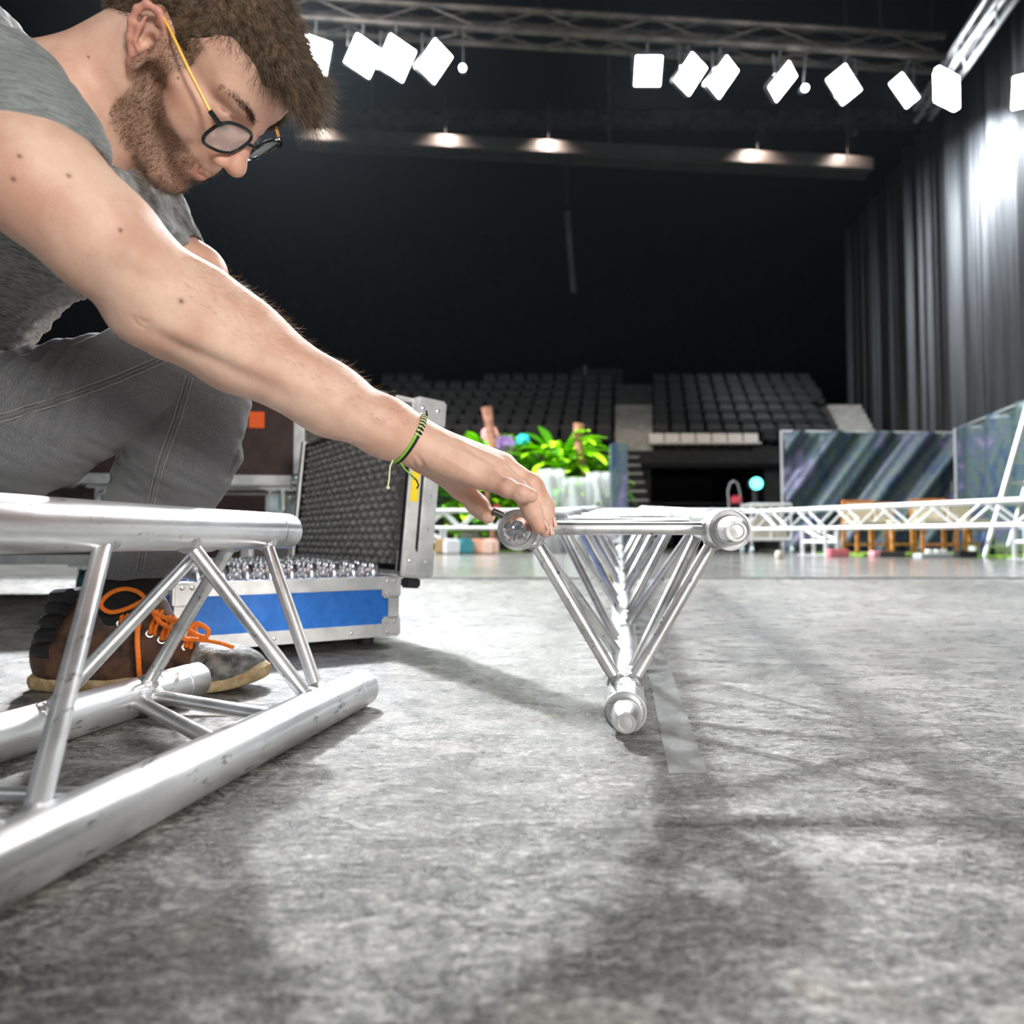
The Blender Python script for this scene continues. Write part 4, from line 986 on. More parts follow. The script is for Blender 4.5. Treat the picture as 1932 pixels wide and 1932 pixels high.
# ------------------------------------------------------------------ brown flight cases on castors behind the man
M_BR = noisy('dark_brown_laminate', (.030, .014, .010), (.050, .024, .018), 20, .45); M_CH = mat('chrome', (.85, .86, .87), .2, .9); M_WH = mat('castor_wheel', (.02, .08, .10), .5)
M_CL = mat('pale_wheel', (.55, .68, .70), .4)
def fcase(x0, x1, y0, y1, z0, z1, rz, label, wheels=True, wm=None, wh=.12, sticker=None):
    c = Vector(((x0+x1)/2, (y0+y1)/2, z0-(wh if wheels else 0))); r = empty('flight_case', c, label, 'case'); Mx = Matrix.Translation(c) @ Matrix.Rotation(rz, 4, 'Z') @ Matrix.Translation(-c); M3 = Matrix.Rotation(rz, 3, 'Z')
    w, d, h = x1-x0, y1-y0, z1-z0; cc = Vector((c.x, c.y, (z0+z1)/2))
    MB().box(cc, (w-.01, d-.01, h-.01), M3).build('shell', M_BR, r)
    e = .034
    for sx in (-1, 1):
        for sy in (-1, 1): MB().box(Mx @ Vector((c.x+sx*(w/2-e/2+.003), c.y+sy*(d/2-e/2+.003), cc.z)), (e, e, h), M3, .004).build('edge_profile', M_ALU2, r)
        for sz in (-1, 1):
            MB().box(Mx @ Vector((c.x, c.y+sx*(d/2-e/2+.003), cc.z+sz*(h/2-e/2+.003))), (w, e, e), M3, .004).build('edge_profile', M_ALU2, r)
            MB().box(Mx @ Vector((c.x+sx*(w/2-e/2+.003), c.y, cc.z+sz*(h/2-e/2+.003))), (e, d, e), M3, .004).build('edge_profile', M_ALU2, r)
    for sx in (-1, 1):
        for sy in (-1, 1):
            for sz in (-1, 1): MB().ball(Mx @ Vector((c.x+sx*(w/2-.012), c.y+sy*(d/2-.012), cc.z+sz*(h/2-.012))), .034, 12).build('ball_corner', M_CH, r)
    if wheels:
        for sx in (-1, 1):
            for sy in (-1, 1):
                p = Mx @ Vector((c.x+sx*(w/2-.10), c.y+sy*(d/2-.09), z0-.003))
                f = MB(); f.box(p+Vector((0, 0, -.006)), (.10, .085, .010), M3, .002); f.box(p+Vector((-.021, 0, -.045)), (.004, .05, .07), M3); f.box(p+Vector((.021, 0, -.045)), (.004, .05, .07), M3)
                fo_ = f.build('castor_fork', M_CH, r); rw = (wh-.014)*.46
                MB().lathe(p+Vector((-.016, 0, -wh+.003+rw)), (1, 0, 0), [(0, 0), (0, rw*.8), (.004, rw), (.028, rw), (.032, rw*.8), (.032, 0)], 24).build('wheel', wm or M_WH, fo_)
    if sticker:
        p = Mx @ Vector((c.x+sticker, c.y-d/2-.001, cc.z+.02)); MB().box(p, (.05, .004, .055), M3).build('orange_sticker', mat('orange_sticker', (.9, .12, .01), .5), r)
    return r
fcase(-2.30, -1.43, 2.48, 3.02, .135, .560, 0, 'brown flight case on blue-wheeled castors, left behind the leg', wh=.128)
a0_ = at(545, 905, 2.35)
fcase(-1.50, a0_.x-.005, 2.35, 2.90, .405, .80, R(8), 'upper brown flight case with an orange sticker, right of the knee', wm=M_CL, wh=.105, sticker=.225)
fcase(-1.38, -.885, 2.40, 2.86, .120, .285, R(0), 'low dark flight case carrying the upper brown case', wh=.112)
fcase(-1.75, at(507, 930, 3.2).x, 3.25, 3.75, .125, .62, 0, 'rear brown flight case seen under the raised one', wh=.118)
# ------------------------------------------------------------------ far truss tables
def far_truss(p0, p1, h, label, legs=(), w=.26, group=None, step=.34):
    p0 = Vector(p0); p1 = Vector(p1); c = Vector((p0.x, p0.y, 0)); r = empty('truss_table', c, label, 'truss'); d = (p1-p0); L = d.length; d.normalize(); s = d.cross(Vector((0, 0, 1))).normalized()*w
    for o in (Vector((0, 0, 0)), s, Vector((0, 0, -h)), s+Vector((0, 0, -h))): MB().tube([p0+o, p1+o], .030, 10).build('rail', M_FARALU, r)
    k = int(L/step); q = []
    for i in range(k):
        t0 = L*i/k; t1 = L*(i+1)/k
        for o in (Vector((0, 0, 0)), s):
            a, b = (p0+o+d*t0, p0+o+d*t1+Vector((0, 0, -h))) if i % 2 else (p0+o+d*t0+Vector((0, 0, -h)), p0+o+d*t1)
            MB().tube([a, b], .017, 8).build('brace', M_FARALU, r)
    for t in legs:
        for o in (Vector((0, 0, 0)), s):
            for e in (-.19, .19):
                b = p0+d*(t*L+e)+o; MB().tube([b+Vector((0, 0, -h)), Vector((b.x, b.y, .012))], .028, 10).build('leg', M_FARALU, r)
            b = p0+d*(t*L)+o; z_ = b.z-h
            MB().tube([b-d*.19+Vector((0, 0, -h)), Vector((b.x, b.y, .22))+d*.19], .018, 8).build('leg_brace', M_FARALU, r)
            MB().tube([Vector((b.x, b.y, .20))-d*.19, Vector((b.x, b.y, .20))+d*.19], .022, 8).build('leg_rung', M_FARALU, r)
            MB().box(Vector((b.x, b.y, .009)), (.50, .10, .014), Matrix.Rotation(math.atan2(d.y, d.x), 3, 'Z')).build('foot_plate', M_FARALU, r)
    return r
pA = at(745, 965, 12.6); pA.z = .74; pB = at(1420, 967, 11.6); pB.z = .70
far_truss(pA, pB, .30, 'long white truss table crossing the hall behind the hand', legs=(.12, .62), step=.30)
pC = at(1425, 972, 11.4); pC.z = .67; pD = at(2060, 938, 7.6); pD.z = .67
far_truss(pC, pD, .28, 'truss table coming forward on the right with a pair of square legs', legs=(.28, .9), step=.30)
# framed case standing behind the truss at its middle
def frame(px0, px1, py0, py1, d, label):
    a = at(px0, py1, d); b = at(px1, py0, d); a.z = max(a.z, .13); r = empty('wheeled_frame', (a.x, a.y, 0), label, 'trolley')
    for y in (0, .5):
        for x in (a.x, (a.x+b.x)/2, b.x): MB().tube([(x, d+y, a.z), (x, d+y, b.z)], .022, 8).build('upright', M_FARALU, r)
        for z in (a.z, b.z): MB().tube([(a.x, d+y, z), (b.x, d+y, z)], .026, 8).build('crossbar', M_FARALU, r)
    for x in (a.x, b.x):
        for z in (a.z, b.z): MB().tube([(x, d, z), (x, d+.5, z)], .026, 8).build('crossbar', M_FARALU, r)
        for y in (0, .5): MB().lathe((x-.02, d+y, .055), (1, 0, 0), [(0, 0), (0, .052), (.04, .052), (.04, 0)], 14).build('wheel', M_CL, r); MB().tube([(x, d+y, .05), (x, d+y, a.z)], .016, 8).build('castor_stem', M_FARALU, r)
    MB().box(((a.x+b.x)/2, d+.25, (a.z+b.z)/2-.1), (abs(b.x-a.x)-.08, .40, (b.z-a.z)*.6), None, .02).build('cargo', noisy('cream_cloth', (.5, .46, .36), (.65, .60, .5), 5, .9), r)
frame(1418, 1492, 952, 1018, 12.3, 'silver wheeled frame trolley behind the truss right of the round coupler')
# ------------------------------------------------------------------ wooden chairs with cream cushions on the turf
M_WOOD = noisy('orange_wood', (.55, .20, .045), (.75, .33, .10), 14, .45); M_CR = noisy('cream_padding', (.62, .56, .42), (.78, .73, .60), 6, .9, bump=.3)
def chair_proto():
    r = empty('wooden_chair', (0, 0, 0))
    for x in (-.23, .23):
        for y in (-.22, .22): MB().box((x, y, .21 if y < 0 else .42), (.05, .05, .42 if y < 0 else .84), bev=.006).build('leg', M_WOOD, r)
    for y in (-.22, .22): MB().box((0, y, .14), (.42, .035, .04)).build('stretcher', M_WOOD, r)
    MB().box((0, 0, .40), (.50, .48, .05), bev=.008).build('seat_frame', M_WOOD, r)
    MB().box((0, -.01, .475), (.50, .48, .11), bev=.035).build('seat_cushion', M_CR, r)
    MB().box((0, .20, .66), (.46, .09, .28), bev=.035).build('back_cushion', M_CR, r)
    MB().box((0, .23, .82), (.50, .04, .07), bev=.008).build('backrest', M_WOOD, r)
    return r
cp_ = chair_proto()
for i, (px, d, rz, lb_) in enumerate(((1632, 9.9, 0, 'leftmost of the orange wooden armchairs with cream padding, behind the square truss legs'), (1684, 10.4, .3, 'orange wooden chair just right of the leftmost one, behind the truss legs'),
    (1762, 9.6, -.2, 'third orange wooden chair, right of the square truss legs'), (1826, 9.8, .15, 'orange wooden chair with cream padding furthest right'))):
    o = cp_ if i == 0 else copy_tree(cp_); p = at(px, 1020, d); o.location = (p.x, d, .040); o.rotation_euler = (0, 0, rz); o.scale = (.88,)*3; tag(o, lb_, 'chair', 'wooden chairs on the green turf')
p = at(1725, 1020, 9.9); MB_ = MB(); 
sk = MB()
for i in range(9):
    a_ = at(1655+i*22, 1000, 9.2); 
cu_ = [(1575, 9.6), (1655, 10.9), (1712, 10.6), (1795, 10.9)]
# turf strips
mtf = mat('artificial_turf', (.12, .32, .03), .95); n = N(mtf); n.col(n.ramp(n.noise(60, 4, .7), [(.3, (.08, .22, .02)), (.7, (.30, .52, .06))]))
for i, (x0, y0, x1, y1, hh, lb_) in enumerate(((at(1535, 0, 10.6).x, 9.4, at(1910, 0, 10.6).x, 10.9, .034, 'bright green turf mat under the wooden chairs'), (at(1860, 0, 8.6).x, 8.3, at(2150, 0, 8.6).x, 9.2, .03, 'green turf mat at the right edge under the truss'),
                                   (-3.6, 13.0, .2, 14.2, .03, 'green turf mat under the tropical plants'))):
    MB().box(((x0+x1)/2, (y0+y1)/2, .004+hh/2), (x1-x0, y1-y0, hh), bev=.006).build('turf_mat', mtf)
    o = COL.objects[-1] if False else bpy.data.objects['turf_mat' if i == 0 else 'turf_mat.%03d' % i]; tag(o, lb_, 'turf mat')
# white boxes and scattered bits
def small(name, px, d, size, col, label, cat, z=0.0045, rough=.6, shape='box'):
    p = at(px, 1020, d); m_ = MB()
    if shape == 'box': m_.box((p.x, d, z+size[2]/2), size, Matrix.Rotation(rnd.uniform(-.5, .5), 3, 'Z'), min(size)*.15)
    else: m_.lathe((p.x, d, z), (0, 0, 1), [(0, 0), (0, size[0]*.42), (size[2]*.15, size[0]*.5), (size[2]*.8, size[0]*.46), (size[2]*.97, size[0]*.38), (size[2], 0)], 16)
    o = m_.build(name, mat(name+'_paint', col, rough)); tag(o, label, cat); return o
small('pink_bundle', 1580, 9.3, (.26, .14, .10), (.85, .25, .30), 'small pink bundle on the floor below the truss', 'bundle')
small('pink_bundle', 1655, 9.2, (.18, .14, .08), (.9, .4, .45), 'pale pink bundle beside the leftmost wooden chair', 'bundle')
small('black_bag', 1678, 9.15, (.35, .16, .07), (.02, .02, .02), 'flat black bag on the floor left of the truss legs', 'bag')
small('black_bag', 1822, 9.0, (.22, .14, .08), (.03, .03, .03), 'small black bag on the floor at the right', 'bag')
small('white_board', 1760, 8.9, (.6, .12, .05), (.7, .74, .78), 'pale board lying on the floor right of the truss legs', 'board')
small('white_flat_case', 1900, 9.9, (1.1, .4, .16), (.75, .78, .8), 'white flat case on the turf at the right edge', 'case', z=.04)
for i, (px, c_, nm) in enumerate(((1752, (.9, .88, .8), 'leftmost'), (1768, (.85, .86, .82), 'middle'), (1780, (.9, .9, .9), 'rightmost'))):
    o = small('glass_float', px, 9.25, (.10, .1, .10), c_, nm+' of three small white balls by the truss legs', 'ball', z=.006, rough=.2, shape='l')
small('blue_drum', 1863, 9.0, (.16, .1, .32), (.02, .05, .12), 'dark blue canister right of the last wooden chair', 'canister', shape='l')
small('white_cup', 1470, 8.4, (.10, .1, .09), (.8, .72, .6), 'pale cup on the floor in front of the wheeled frame', 'cup', shape='l')
small('red_bucket', 1300, 12.9, (.2, .2, .22), (.75, .08, .06), 'small red bucket behind the middle of the truss', 'bucket', shape='l')
for px, d, c_, nm in ((852, 10.8, (.85, .87, .9), 'white'), (878, 11.0, (.05, .3, .35), 'teal'), (902, 11.1, (.7, .4, .28), 'tan'), (925, 10.9, (.8, .55, .45), 'salmon'), (835, 11.2, (.45, .3, .15), 'brown')):
    small('floor_crate', px, d, (.22, .2, .24), c_, nm+' crate on the floor behind the blue case lid', 'crate')
# ------------------------------------------------------------------ tropical planting on planters
M_LEAF = [mat('lime_leaf', (.50, .95, .02), .4), mat('green_leaf', (.10, .36, .02), .45), mat('dark_leaf', (.02, .08, .01), .55)]
def leafmesh(mb, base, dirv, L, wd, droop, seg=6):
    dirv = Vector(dirv).normalized(); p = Vector(base); side = dirv.cross(Vector((0, 0, 1)))
    side = side.normalized() if side.length > .05 else Vector((1, 0, 0)); rows = []
    d = dirv.copy()
    for i in range(seg+1):
        t = i/seg; w_ = wd*sin(pi*min(.97, .06+t*.94))**.7; up = side.cross(d).normalized()*w_*.25
        rows += [p-side*w_+up, p-Vector((0, 0, 0)), p+side*w_+up]; d = (d+Vector((0, 0, -droop/seg))).normalized(); p = p+d*L/seg
    mb.add(rows, [(i*3+k, i*3+k+1, (i+1)*3+k+1, (i+1)*3+k) for i in range(seg) for k in (0, 1)])
def plant(px, d, h, spread, nl, label, li, flowers=(), leafL=.34, leafW=.075):
    p = at(px, 1020, d); b = Vector((p.x, d, .035)); r = empty('tropical_plant', b, label, 'plant', 'tropical plants behind the truss')
    MB().lathe(b, (0, 0, 1), [(0, 0), (0, .17), (.30, .22), (.34, .23), (.34, .20), (.30, .19), (.30, 0)], 20).build('pot', noisy('grey_pot', (.25, .26, .26), (.5, .5, .48), 6, .7), r)
    for k in range(5):
        a_ = k*2*pi/5; MB().tube([b+Vector((cos(a_)*.05, sin(a_)*.05, .3)), b+Vector((cos(a_)*spread*.2, sin(a_)*spread*.2, h*.6)), b+Vector((cos(a_)*spread*.4, sin(a_)*spread*.4, h*.85))], [.025, .02, .01], 6).build('stem', mat('stem', (.14, .09, .03), .8), r)
    for g_ in range(3):
        mb = MB()
        for k in range(int(nl*2.4)//3):
            a_ = rnd.uniform(0, 2*pi); z = h*rnd.uniform(.30, .95)*(1 if g_ != 0 else 1); e_ = spread*rnd.uniform(.1, .45)
            leafmesh(mb, b+Vector((cos(a_)*e_, sin(a_)*e_*.7, z)), (cos(a_), sin(a_)*.8, rnd.uniform(.2, 1.3)), leafL*rnd.uniform(.7, 1.25), leafW*rnd.uniform(.9, 1.5), rnd.uniform(.6, 1.6))
        mb.build('foliage', M_LEAF[(0, 1, li)[g_]], r, ang=180)['kind'] = 'stuff'
    for (fx, fz, rr, c_) in flowers:
        c = b+Vector((fx, -.32, fz)); m_ = MB()
        for k in range(7):
            a_ = k*2*pi/7; m_.ball(c+Vector((cos(a_)*rr*.55, -.02, sin(a_)*rr*.55)), rr*.55, 8, (1, .5, 1))
        m_.ball(c+Vector((0, -.04, 0)), rr*.45, 8); m_.build('flower', mat('petal', c_, .5), r)
    return r
plant(878, 13.2, 1.9, 1.1, 70, 'leafy plant left, beside the lid, with a cyan bloom', 1, [(.25, 1.75, .11, (.02, .55, .7)), (-.05, 1.95, .10, (.9, .75, .05))])
plant(925, 13.5, 2.2, 1.1, 80, 'tall plant with pink and lilac blooms above the hand', 0, [(0, 2.15, .16, (.85, .42, .40)), (.28, 1.95, .19, (.42, .25, .65)), (.30, 1.66, .17, (.03, .30, .36)), (.62, 2.05, .12, (.02, .55, .75))])
plant(1000, 13.8, 1.75, 1.3, 80, 'broad lime plant between the pink blooms and the raised leaf', 0, [(.1, 1.8, .07, (.9, .9, .85))])
plant(1062, 13.3, 2.05, 1.2, 80, 'plant with long raised lime leaves and a red bloom', 0, [(-.08, 1.30, .12, (.80, .03, .04)), (-.38, 1.28, .14, (.14, .10, .30))], .62, .10)
plant(1120, 13.5, 1.8, 1.1, 80, 'right-hand lime plant beside the printed column', 0, [(.28, 1.35, .12, (.5, .85, .03))])
plant(1030, 13.0, 1.2, .9, 50, 'low dark plant under the raised leaves', 1)
plant(895, 13.3, .9, .8, 50, 'low green plant behind the wrist', 1, [(.4, .75, .1, (.8, .12, .1))])
plant(556, 8.0, 1.0, .8, 60, 'green plant between the brown case and the foam lid', 1, [(.05, .35, .06, (.05, .5, .45))])
# parrots' perches: twisted terracotta trunks
for px, d, z0_, z1_, lb_ in ((924, 13.0, 1.2, 2.62, 'short pinkish trunk rising above the lilac bloom'), (1096, 12.9, .6, 2.3, 'twisted terracotta trunk on the right of the plants')):
    p = at(px, 1020, d); b = Vector((p.x, d-.1, .035)); pts = [b+Vector((.06*sin(z*4+px), .03*cos(z*3), z)) for z in [k*z1_/9 for k in range(10)]]
    t_ = MB().tube(pts, [.035+.075*(k/9)**3+.012*sin(k*2) for k in range(10)], 12).build('twisted_trunk', noisy('terracotta_bark', (.28, .10, .06), (.48, .24, .17), 9, .7, bump=.5)); tag(t_, lb_, 'trunk')
# clear wrapped planters below the plants
mgw = mat('clear_wrap', (.80, .84, .84), .18, 0, .8, alpha=.32)
for i, (px, w_, h_, lb_) in enumerate(((1040, .60, 1.45, 'clear plastic-wrapped planter, left one below the raised leaves'), (1085, .62, 1.3, 'clear plastic-wrapped planter, middle one'), (1128, .55, 1.4, 'clear plastic-wrapped planter, right one by the column'))):
    p = at(px, 1020, 12.7); r = empty('wrapped_planter', (p.x, 12.5, .006), lb_, 'planter')
    MB().lathe((p.x, 12.5, .008), (0, 0, 1), [(0, 0), (0, .16), (.3, .2), (.35, .17), (.35, 0)], 16).build('pot', M_WHITE, r)
    m_ = MB(); sg = 26
    m_.grid(lambda u, v: Vector((p.x, 12.5, .01))+Vector((cos(u*2*pi)*(w_/2+.04*sin(u*40+v*5))*(1-.25*v), sin(u*2*pi)*(w_/2+.04*sin(u*40+v*5))*(1-.25*v), v*h_)), 60, 8)
    m_.build('plastic_wrap', mgw, r, solid=.004)
    m_ = MB()
    for k in range(14): a_ = rnd.uniform(0, 6.28); leafmesh(m_, (p.x+.05*cos(a_), 12.5+.05*sin(a_), .3+.3*rnd.random()), (cos(a_)*.5, sin(a_)*.5, 1), .4, .05, .8)
    m_.build('foliage', M_LEAF[1], r, ang=180)['kind'] = 'stuff'
# printed column
mp = mat('printed_cloth', (.1, .12, .2), .42); n = N(mp)
pc = n.ramp(n.noise(2.2, 5, .65, (1, 1, .5), 1.2), [(.25, (.012, .02, .03)), (.40, (.04, .075, .15)), (.48, (.09, .14, .11)), (.55, (.06, .09, .15)), (.64, (.20, .17, .28)), (.80, (.10, .26, .62))]); n.col(pc)
a = at(1152, 948, 12.0); b = at(1182, 838, 12.0); MB().box(((a.x+b.x)/2, 12.0, b.z/2+.003), (b.x-a.x, .28, b.z), bev=.01).build('printed_column', mp); tag(bpy.data.objects['printed_column'], 'slim blue-violet printed column right of the plants', 'column')
# ------------------------------------------------------------------ grandstand
M_CON = noisy('stand_concrete', (.34, .325, .30), (.48, .46, .43), 3, .8); M_DK = noisy('stand_black', (.010, .011, .012), (.022, .023, .025), 4, .7)
SD = 18.6; nrow = 7; rise = .42; tread = .75; zb = 2.35
X0 = at(560, 0, SD).x; XE = 10.25
sa, sb = at(1155, 800, SD), at(1222, 800, SD)
def rowz(k): return zb+k*rise
stand = empty('grandstand', (X0, SD, 0), 'black tiered grandstand with rows of seats across the back of the hall', 'grandstand')
for k in range(nrow+1): MB().box(((X0+XE)/2, SD+k*tread+tread/2, rowz(k)-.1), (XE-X0, tread+.02, .2)).build('tier', M_DK, stand)
o0 = at(1226, 0, SD-.3); o1 = at(1440, 0, SD-.3)
MB().box(((X0+o0.x)/2, SD+3.0, zb/2-.1), (o0.x-X0, 5.8, zb-.2)).build('base_wall', M_DK, stand)
MB().box(((XE+o1.x)/2, SD+3.0, zb/2-.1), (XE-o1.x, 5.8, zb-.2)).build('base_wall', M_DK, stand)
MB().box(((o0.x+o1.x)/2, SD+5.0, zb/2), (o1.x-o0.x, .1, zb)).build('base_wall', M_BLACK, stand)
MB().box(((X0+XE)/2, SD-.04, zb+.05), (XE-X0, .06, .34)).build('fascia', M_DK, stand)
for z in (zb+.32, zb+.55): MB().tube([(o1.x-.2, SD-.05, z), (XE, SD-.05, z)], .02, 8).build('rail', M_DK, stand)
# pale stairs
def stairs(pl, pr, k0, k1, lb_, sk_=0, ku=0):
    r = empty('stairway', (at(pl, 0, SD).x, SD+k0*tread, rowz(k0)), lb_, 'stairs')
    for k in range(k0*2, k1*2+ku):
        M_CON = M_CON_ if k < k1*2 else M_DG
        y_ = SD+k*tread/2+.18; a = at(pl+sk_*k/2, 0, y_).x; b = at(pr+sk_*k/2, 0, y_).x; MB().box(((a+b)/2, SD+k*tread/2+.18, rowz(0)+k*rise/2+.1), (b-a, tread/2+.02, .2)).build('step', M_CON, r)
    return r
M_CON_ = M_CON; M_DG = noisy('dark_stair', (.05, .05, .052), (.09, .09, .092), 3, .8)
stairs(1155, 1222, 0, 5, 'pale central stairway climbing the grandstand', 0, 5)
st2a, st2b = at(1595, 0, SD).x, at(1660, 0, SD).x
stairs(1583, 1645, 0, 5, 'pale slanting stairway at the right of the grandstand', -9)
# lower steps beside the dark opening
r = empty('steps', (at(1182, 0, SD-2).x, SD-2, 0), 'dark steps with pale nosings left of the opening', 'stairs')
for k in range(10):
    a = at(1184, 0, SD-2.2).x; b = at(1224, 0, SD-2.2).x; z = .235*(k+1); y = SD-2.5+k*.24
    MB().box(((a+b)/2, y, z/2), (b-a, .24, z)).build('step', M_DK, r); MB().box(((a+b)/2, y-.115, z+.005), (b-a, .05, .05)).build('nosing', M_CON, r)
# shelves in the dark opening
for k, z in enumerate((.75, 1.25)):
    yb = SD+.6+k*.8; o = MB().box(((o0.x+o1.x)/2-.2, yb, z), ((o1.x-o0.x)*.8, .5, .05)).build('dark_bench', noisy('bench_black', (.03, .03, .03), (.05, .05, .05), 4, .6)); 
    tag(o, ('lower' if k == 0 else 'upper')+' dark bench across the opening under the stand', 'bench')
    for x in (o0.x+.6, o1.x-1.0): MB().box((x, yb, z/2), (.06, .4, z-.05)).build('bench_leg', M_DK, o)
# folded seats
M_SEAT = noisy('seat_plastic', (.010, .0105, .012), (.022, .023, .026), 9, .45); M_SW = noisy('white_seat_plastic', (.72, .70, .66), (.82, .80, .77), 9, .4)
def seat_proto(m_, nm, full):
    r = empty(nm, (0, 0, 0)); MB().box((0, .10, .56), (.40, .05, .30), Matrix.Rotation(-.15, 3, 'X'), .02).build('seat_back', m_, r)
    MB().box((0, -.05, .40), (.38, .36 if full else .07, .06 if full else .34), None, .02).build('seat_pan', m_, r); MB().box((0, .08, .20), (.06, .06, .38)).build('seat_post', M_DK, r); return r
sp1 = seat_proto(M_SEAT, 'folding_seat', False); sp2 = seat_proto(M_SW, 'folding_seat', True); us = 0; seatlabels = {}
for k in range(1, nrow+1):
    y = SD+k*tread+.40; sc_ = y/SD
    x = at(640 if k > 2 else 800, 0, SD).x if k > 2 else at(800, 0, SD).x
    xl = [at(560, 0, y).x+.3, at(1152, 0, y).x-.3]; xr = [at(1226, 0, y).x+.3, at(1730, 0, y).x]
    cxl_ = at(1155, 0, y).x-.3; cxr_ = at(1222, 0, y).x+.3
    for side, (u0, u1) in enumerate(((max(at(700, 0, y).x, X0+.3), cxl_), (cxr_, 10.2+.1*k))):
        n_ = int((u1-u0)/.50)
        for i in range(n_):
            x = (u1-i*.5) if side == 0 else (u0+i*.5)
            s_x = at(1588-9*k, 0, y).x; s_y = at(1645-9*k, 0, y).x
            if side == 1 and k < 6 and s_x-.3 < x < s_y+.3: continue
            if k == nrow and side == 0 and i % 13 > 8: continue
            o = sp1 if us == 0 else copy_tree(sp1); us += 1; o.location = (x, y, rowz(k)); 
            tag(o, 'black folded seat %s of the pale central stairway in a tier of the grandstand' % ('left' if side == 0 else 'right'), 'seat', 'black seats %s of the central stairway' % ('left' if side == 0 else 'right'))
for i in range(7):
    o = sp2 if i == 0 else copy_tree(sp2); x = at(1241+i*30, 0, SD-.2).x; o.location = (x, SD+.36, rowz(0)+.05)
    tag(o, 'white seat of the short front row above the dark opening', 'seat', 'white seats above the dark opening')
# control booth above
bt = empty('control_booth', at(1095, 700, SD+6.1), 'small dark booth with a pale sill above the central stairway', 'booth')
c = at(1130, 700, SD+6.0); MB().box((c.x, SD+6.4, rowz(nrow)+.45), (1.7, .6, 1.0), bev=.02).build('booth_body', M_DK, bt); MB().box((at(1122, 0, SD+6).x, SD+6.0, rowz(nrow)+.28), (.75, .2, .14)).build('sill', M_CON, bt)
MB().box((at(1101, 0, SD+6).x, SD+6.0, rowz(nrow)+.65), (.10, .1, .75)).build('post', noisy('grey_post', (.15, .15, .16), (.2, .2, .2), 4), bt)
# printed banners
def banner(pts, label, folds, z0_=.55, dg=.8):
    (x0, y0, za), (x1, y1, zb_) = pts; L = math.hypot(x1-x0, y1-y0); nx, ny = (y1-y0)/L, -(x1-x0)/L
    def f(u, v):
        ph = (u*folds-v*dg)*2*pi; o = .11*sin(ph)+.05*sin(ph*2.3+1); z = z0_*.03+(za+(zb_-za)*u)*v+.0
        return Vector((x0+(x1-x0)*u+nx*o, y0+(y1-y0)*u+ny*o, z))
    r = empty('printed_banner', (x0, y0, 0), label, 'banner'); MB().grid(f, 180, 24).build('cloth', mp, r, ang=180, solid=.006)
    for (x, y, z) in pts: MB().tube([(x, y+.1, .004), (x, y+.1, z+.05)], .03, 8).build('pole', M_FARALU, r)
    MB().tube([(x0, y0+.1, za+.03), (x1, y1+.1, zb_+.03)], .02, 8).build('top_rail', M_FARALU, r)
    return r
a = at(1478, 815, 14.2); b = at(1800, 818, 13.6); banner(((a.x, 14.2, a.z), (b.x, 13.6, b.z)), 'long rumpled blue-violet printed banner right of the dark opening', 4, dg=2.1)
a = at(1808, 812, 13.3); b = at(1990, 740, 9.8); banner(((a.x, 13.3, a.z), (b.x, 9.8, b.z)), 'dark blue printed banner rising to the right edge', 3, dg=.1)
# ladder-like truss leaning at the right edge
a = at(1888, 945, 8.9); b = at(1932, 790, 8.9); r = empty('leaning_ladder', (a.x, 8.9, 0), 'white ladder leaning at the right edge in front of the blue banner', 'ladder')
dd_ = (b-a).normalized(); a2 = a-dd_*((a.z-.01)/dd_.z); b2 = a+dd_*2.6
for o in (0, .27): MB().tube([a2+Vector((o, 0, 0)), b2+Vector((o, 0, 0))], .03, 8).build('stile', M_FARALU, r)
for k in range(12): q = a2+(b2-a2)*(k+.5)/12; MB().tube([q, q+Vector((.27, 0, 0))], .016, 8).build('rung', M_FARALU, r)
# hand truck and teal lamp in the opening
p = at(1392, 1020, 13.2); r = empty('hand_truck', (p.x, 13.2, 0), 'grey hand truck standing before the dark opening', 'hand truck')
for s in (-.14, .14): MB().tube([(p.x+s+.04, 13.25, .14), (p.x+s*.8, 13.4, 1.15), (p.x+s*.5, 13.4, 1.30), (p.x, 13.4, 1.34)], .018, 8).build('rail', noisy('grey_tube', (.3, .3, .32), (.4, .4, .42), 5, .4, .5), r)
for z in (.3, .6, .9): MB().tube([(p.x-.13, 13.3+z*.1, z), (p.x+.15, 13.3+z*.1, z)], .014, 8).build('crossbar', M_DK, r)
MB().box((p.x+.02, 13.12, .03), (.36, .26, .02)).build('toe_plate', M_DK, r)
for s in (-.2, .24): MB().lathe((p.x+s-.02, 13.3, .125), (1, 0, 0), [(0, 0), (0, .12), (.05, .12), (.05, 0)], 18).build('wheel', M_RUBBER, r)
MB().box((p.x, 13.27, .98), (.20, .06, .16), None, .03).build('red_pad', mat('red_pad', (.6, .08, .10), .5), r)
c = at(1428, 912, 12.8); r = empty('stage_light', (c.x, 12.8, 0), 'teal glowing stage light on a black stand right of the hand truck', 'stage light')
MB().lathe(c, (0, -1, 0), [(-.16, 0), (-.16, .07), (-.05, .11), (0, .11), (0, 0)], 20).build('lens', mat('teal_glow', (.1, .8, .75), emit=(.12, .9, .8), es=3.2), r)
MB().lathe(c+Vector((0, .02, 0)), (0, 1, 0), [(0, .115), (.2, .10), (.24, .05), (.24, 0)], 20).build('lamp_housing', M_BLACK, r)
MB().tube([(c.x, 12.9, .01), (c.x, 12.9, c.z-.1)], .05, 10).build('stand', M_BLACK, r); MB().lathe((c.x, 12.9, .004), (0, 0, 1), [(0, 0), (0, .22), (.03, .2), (.03, 0)], 20).build('stand_base', M_BLACK, r)
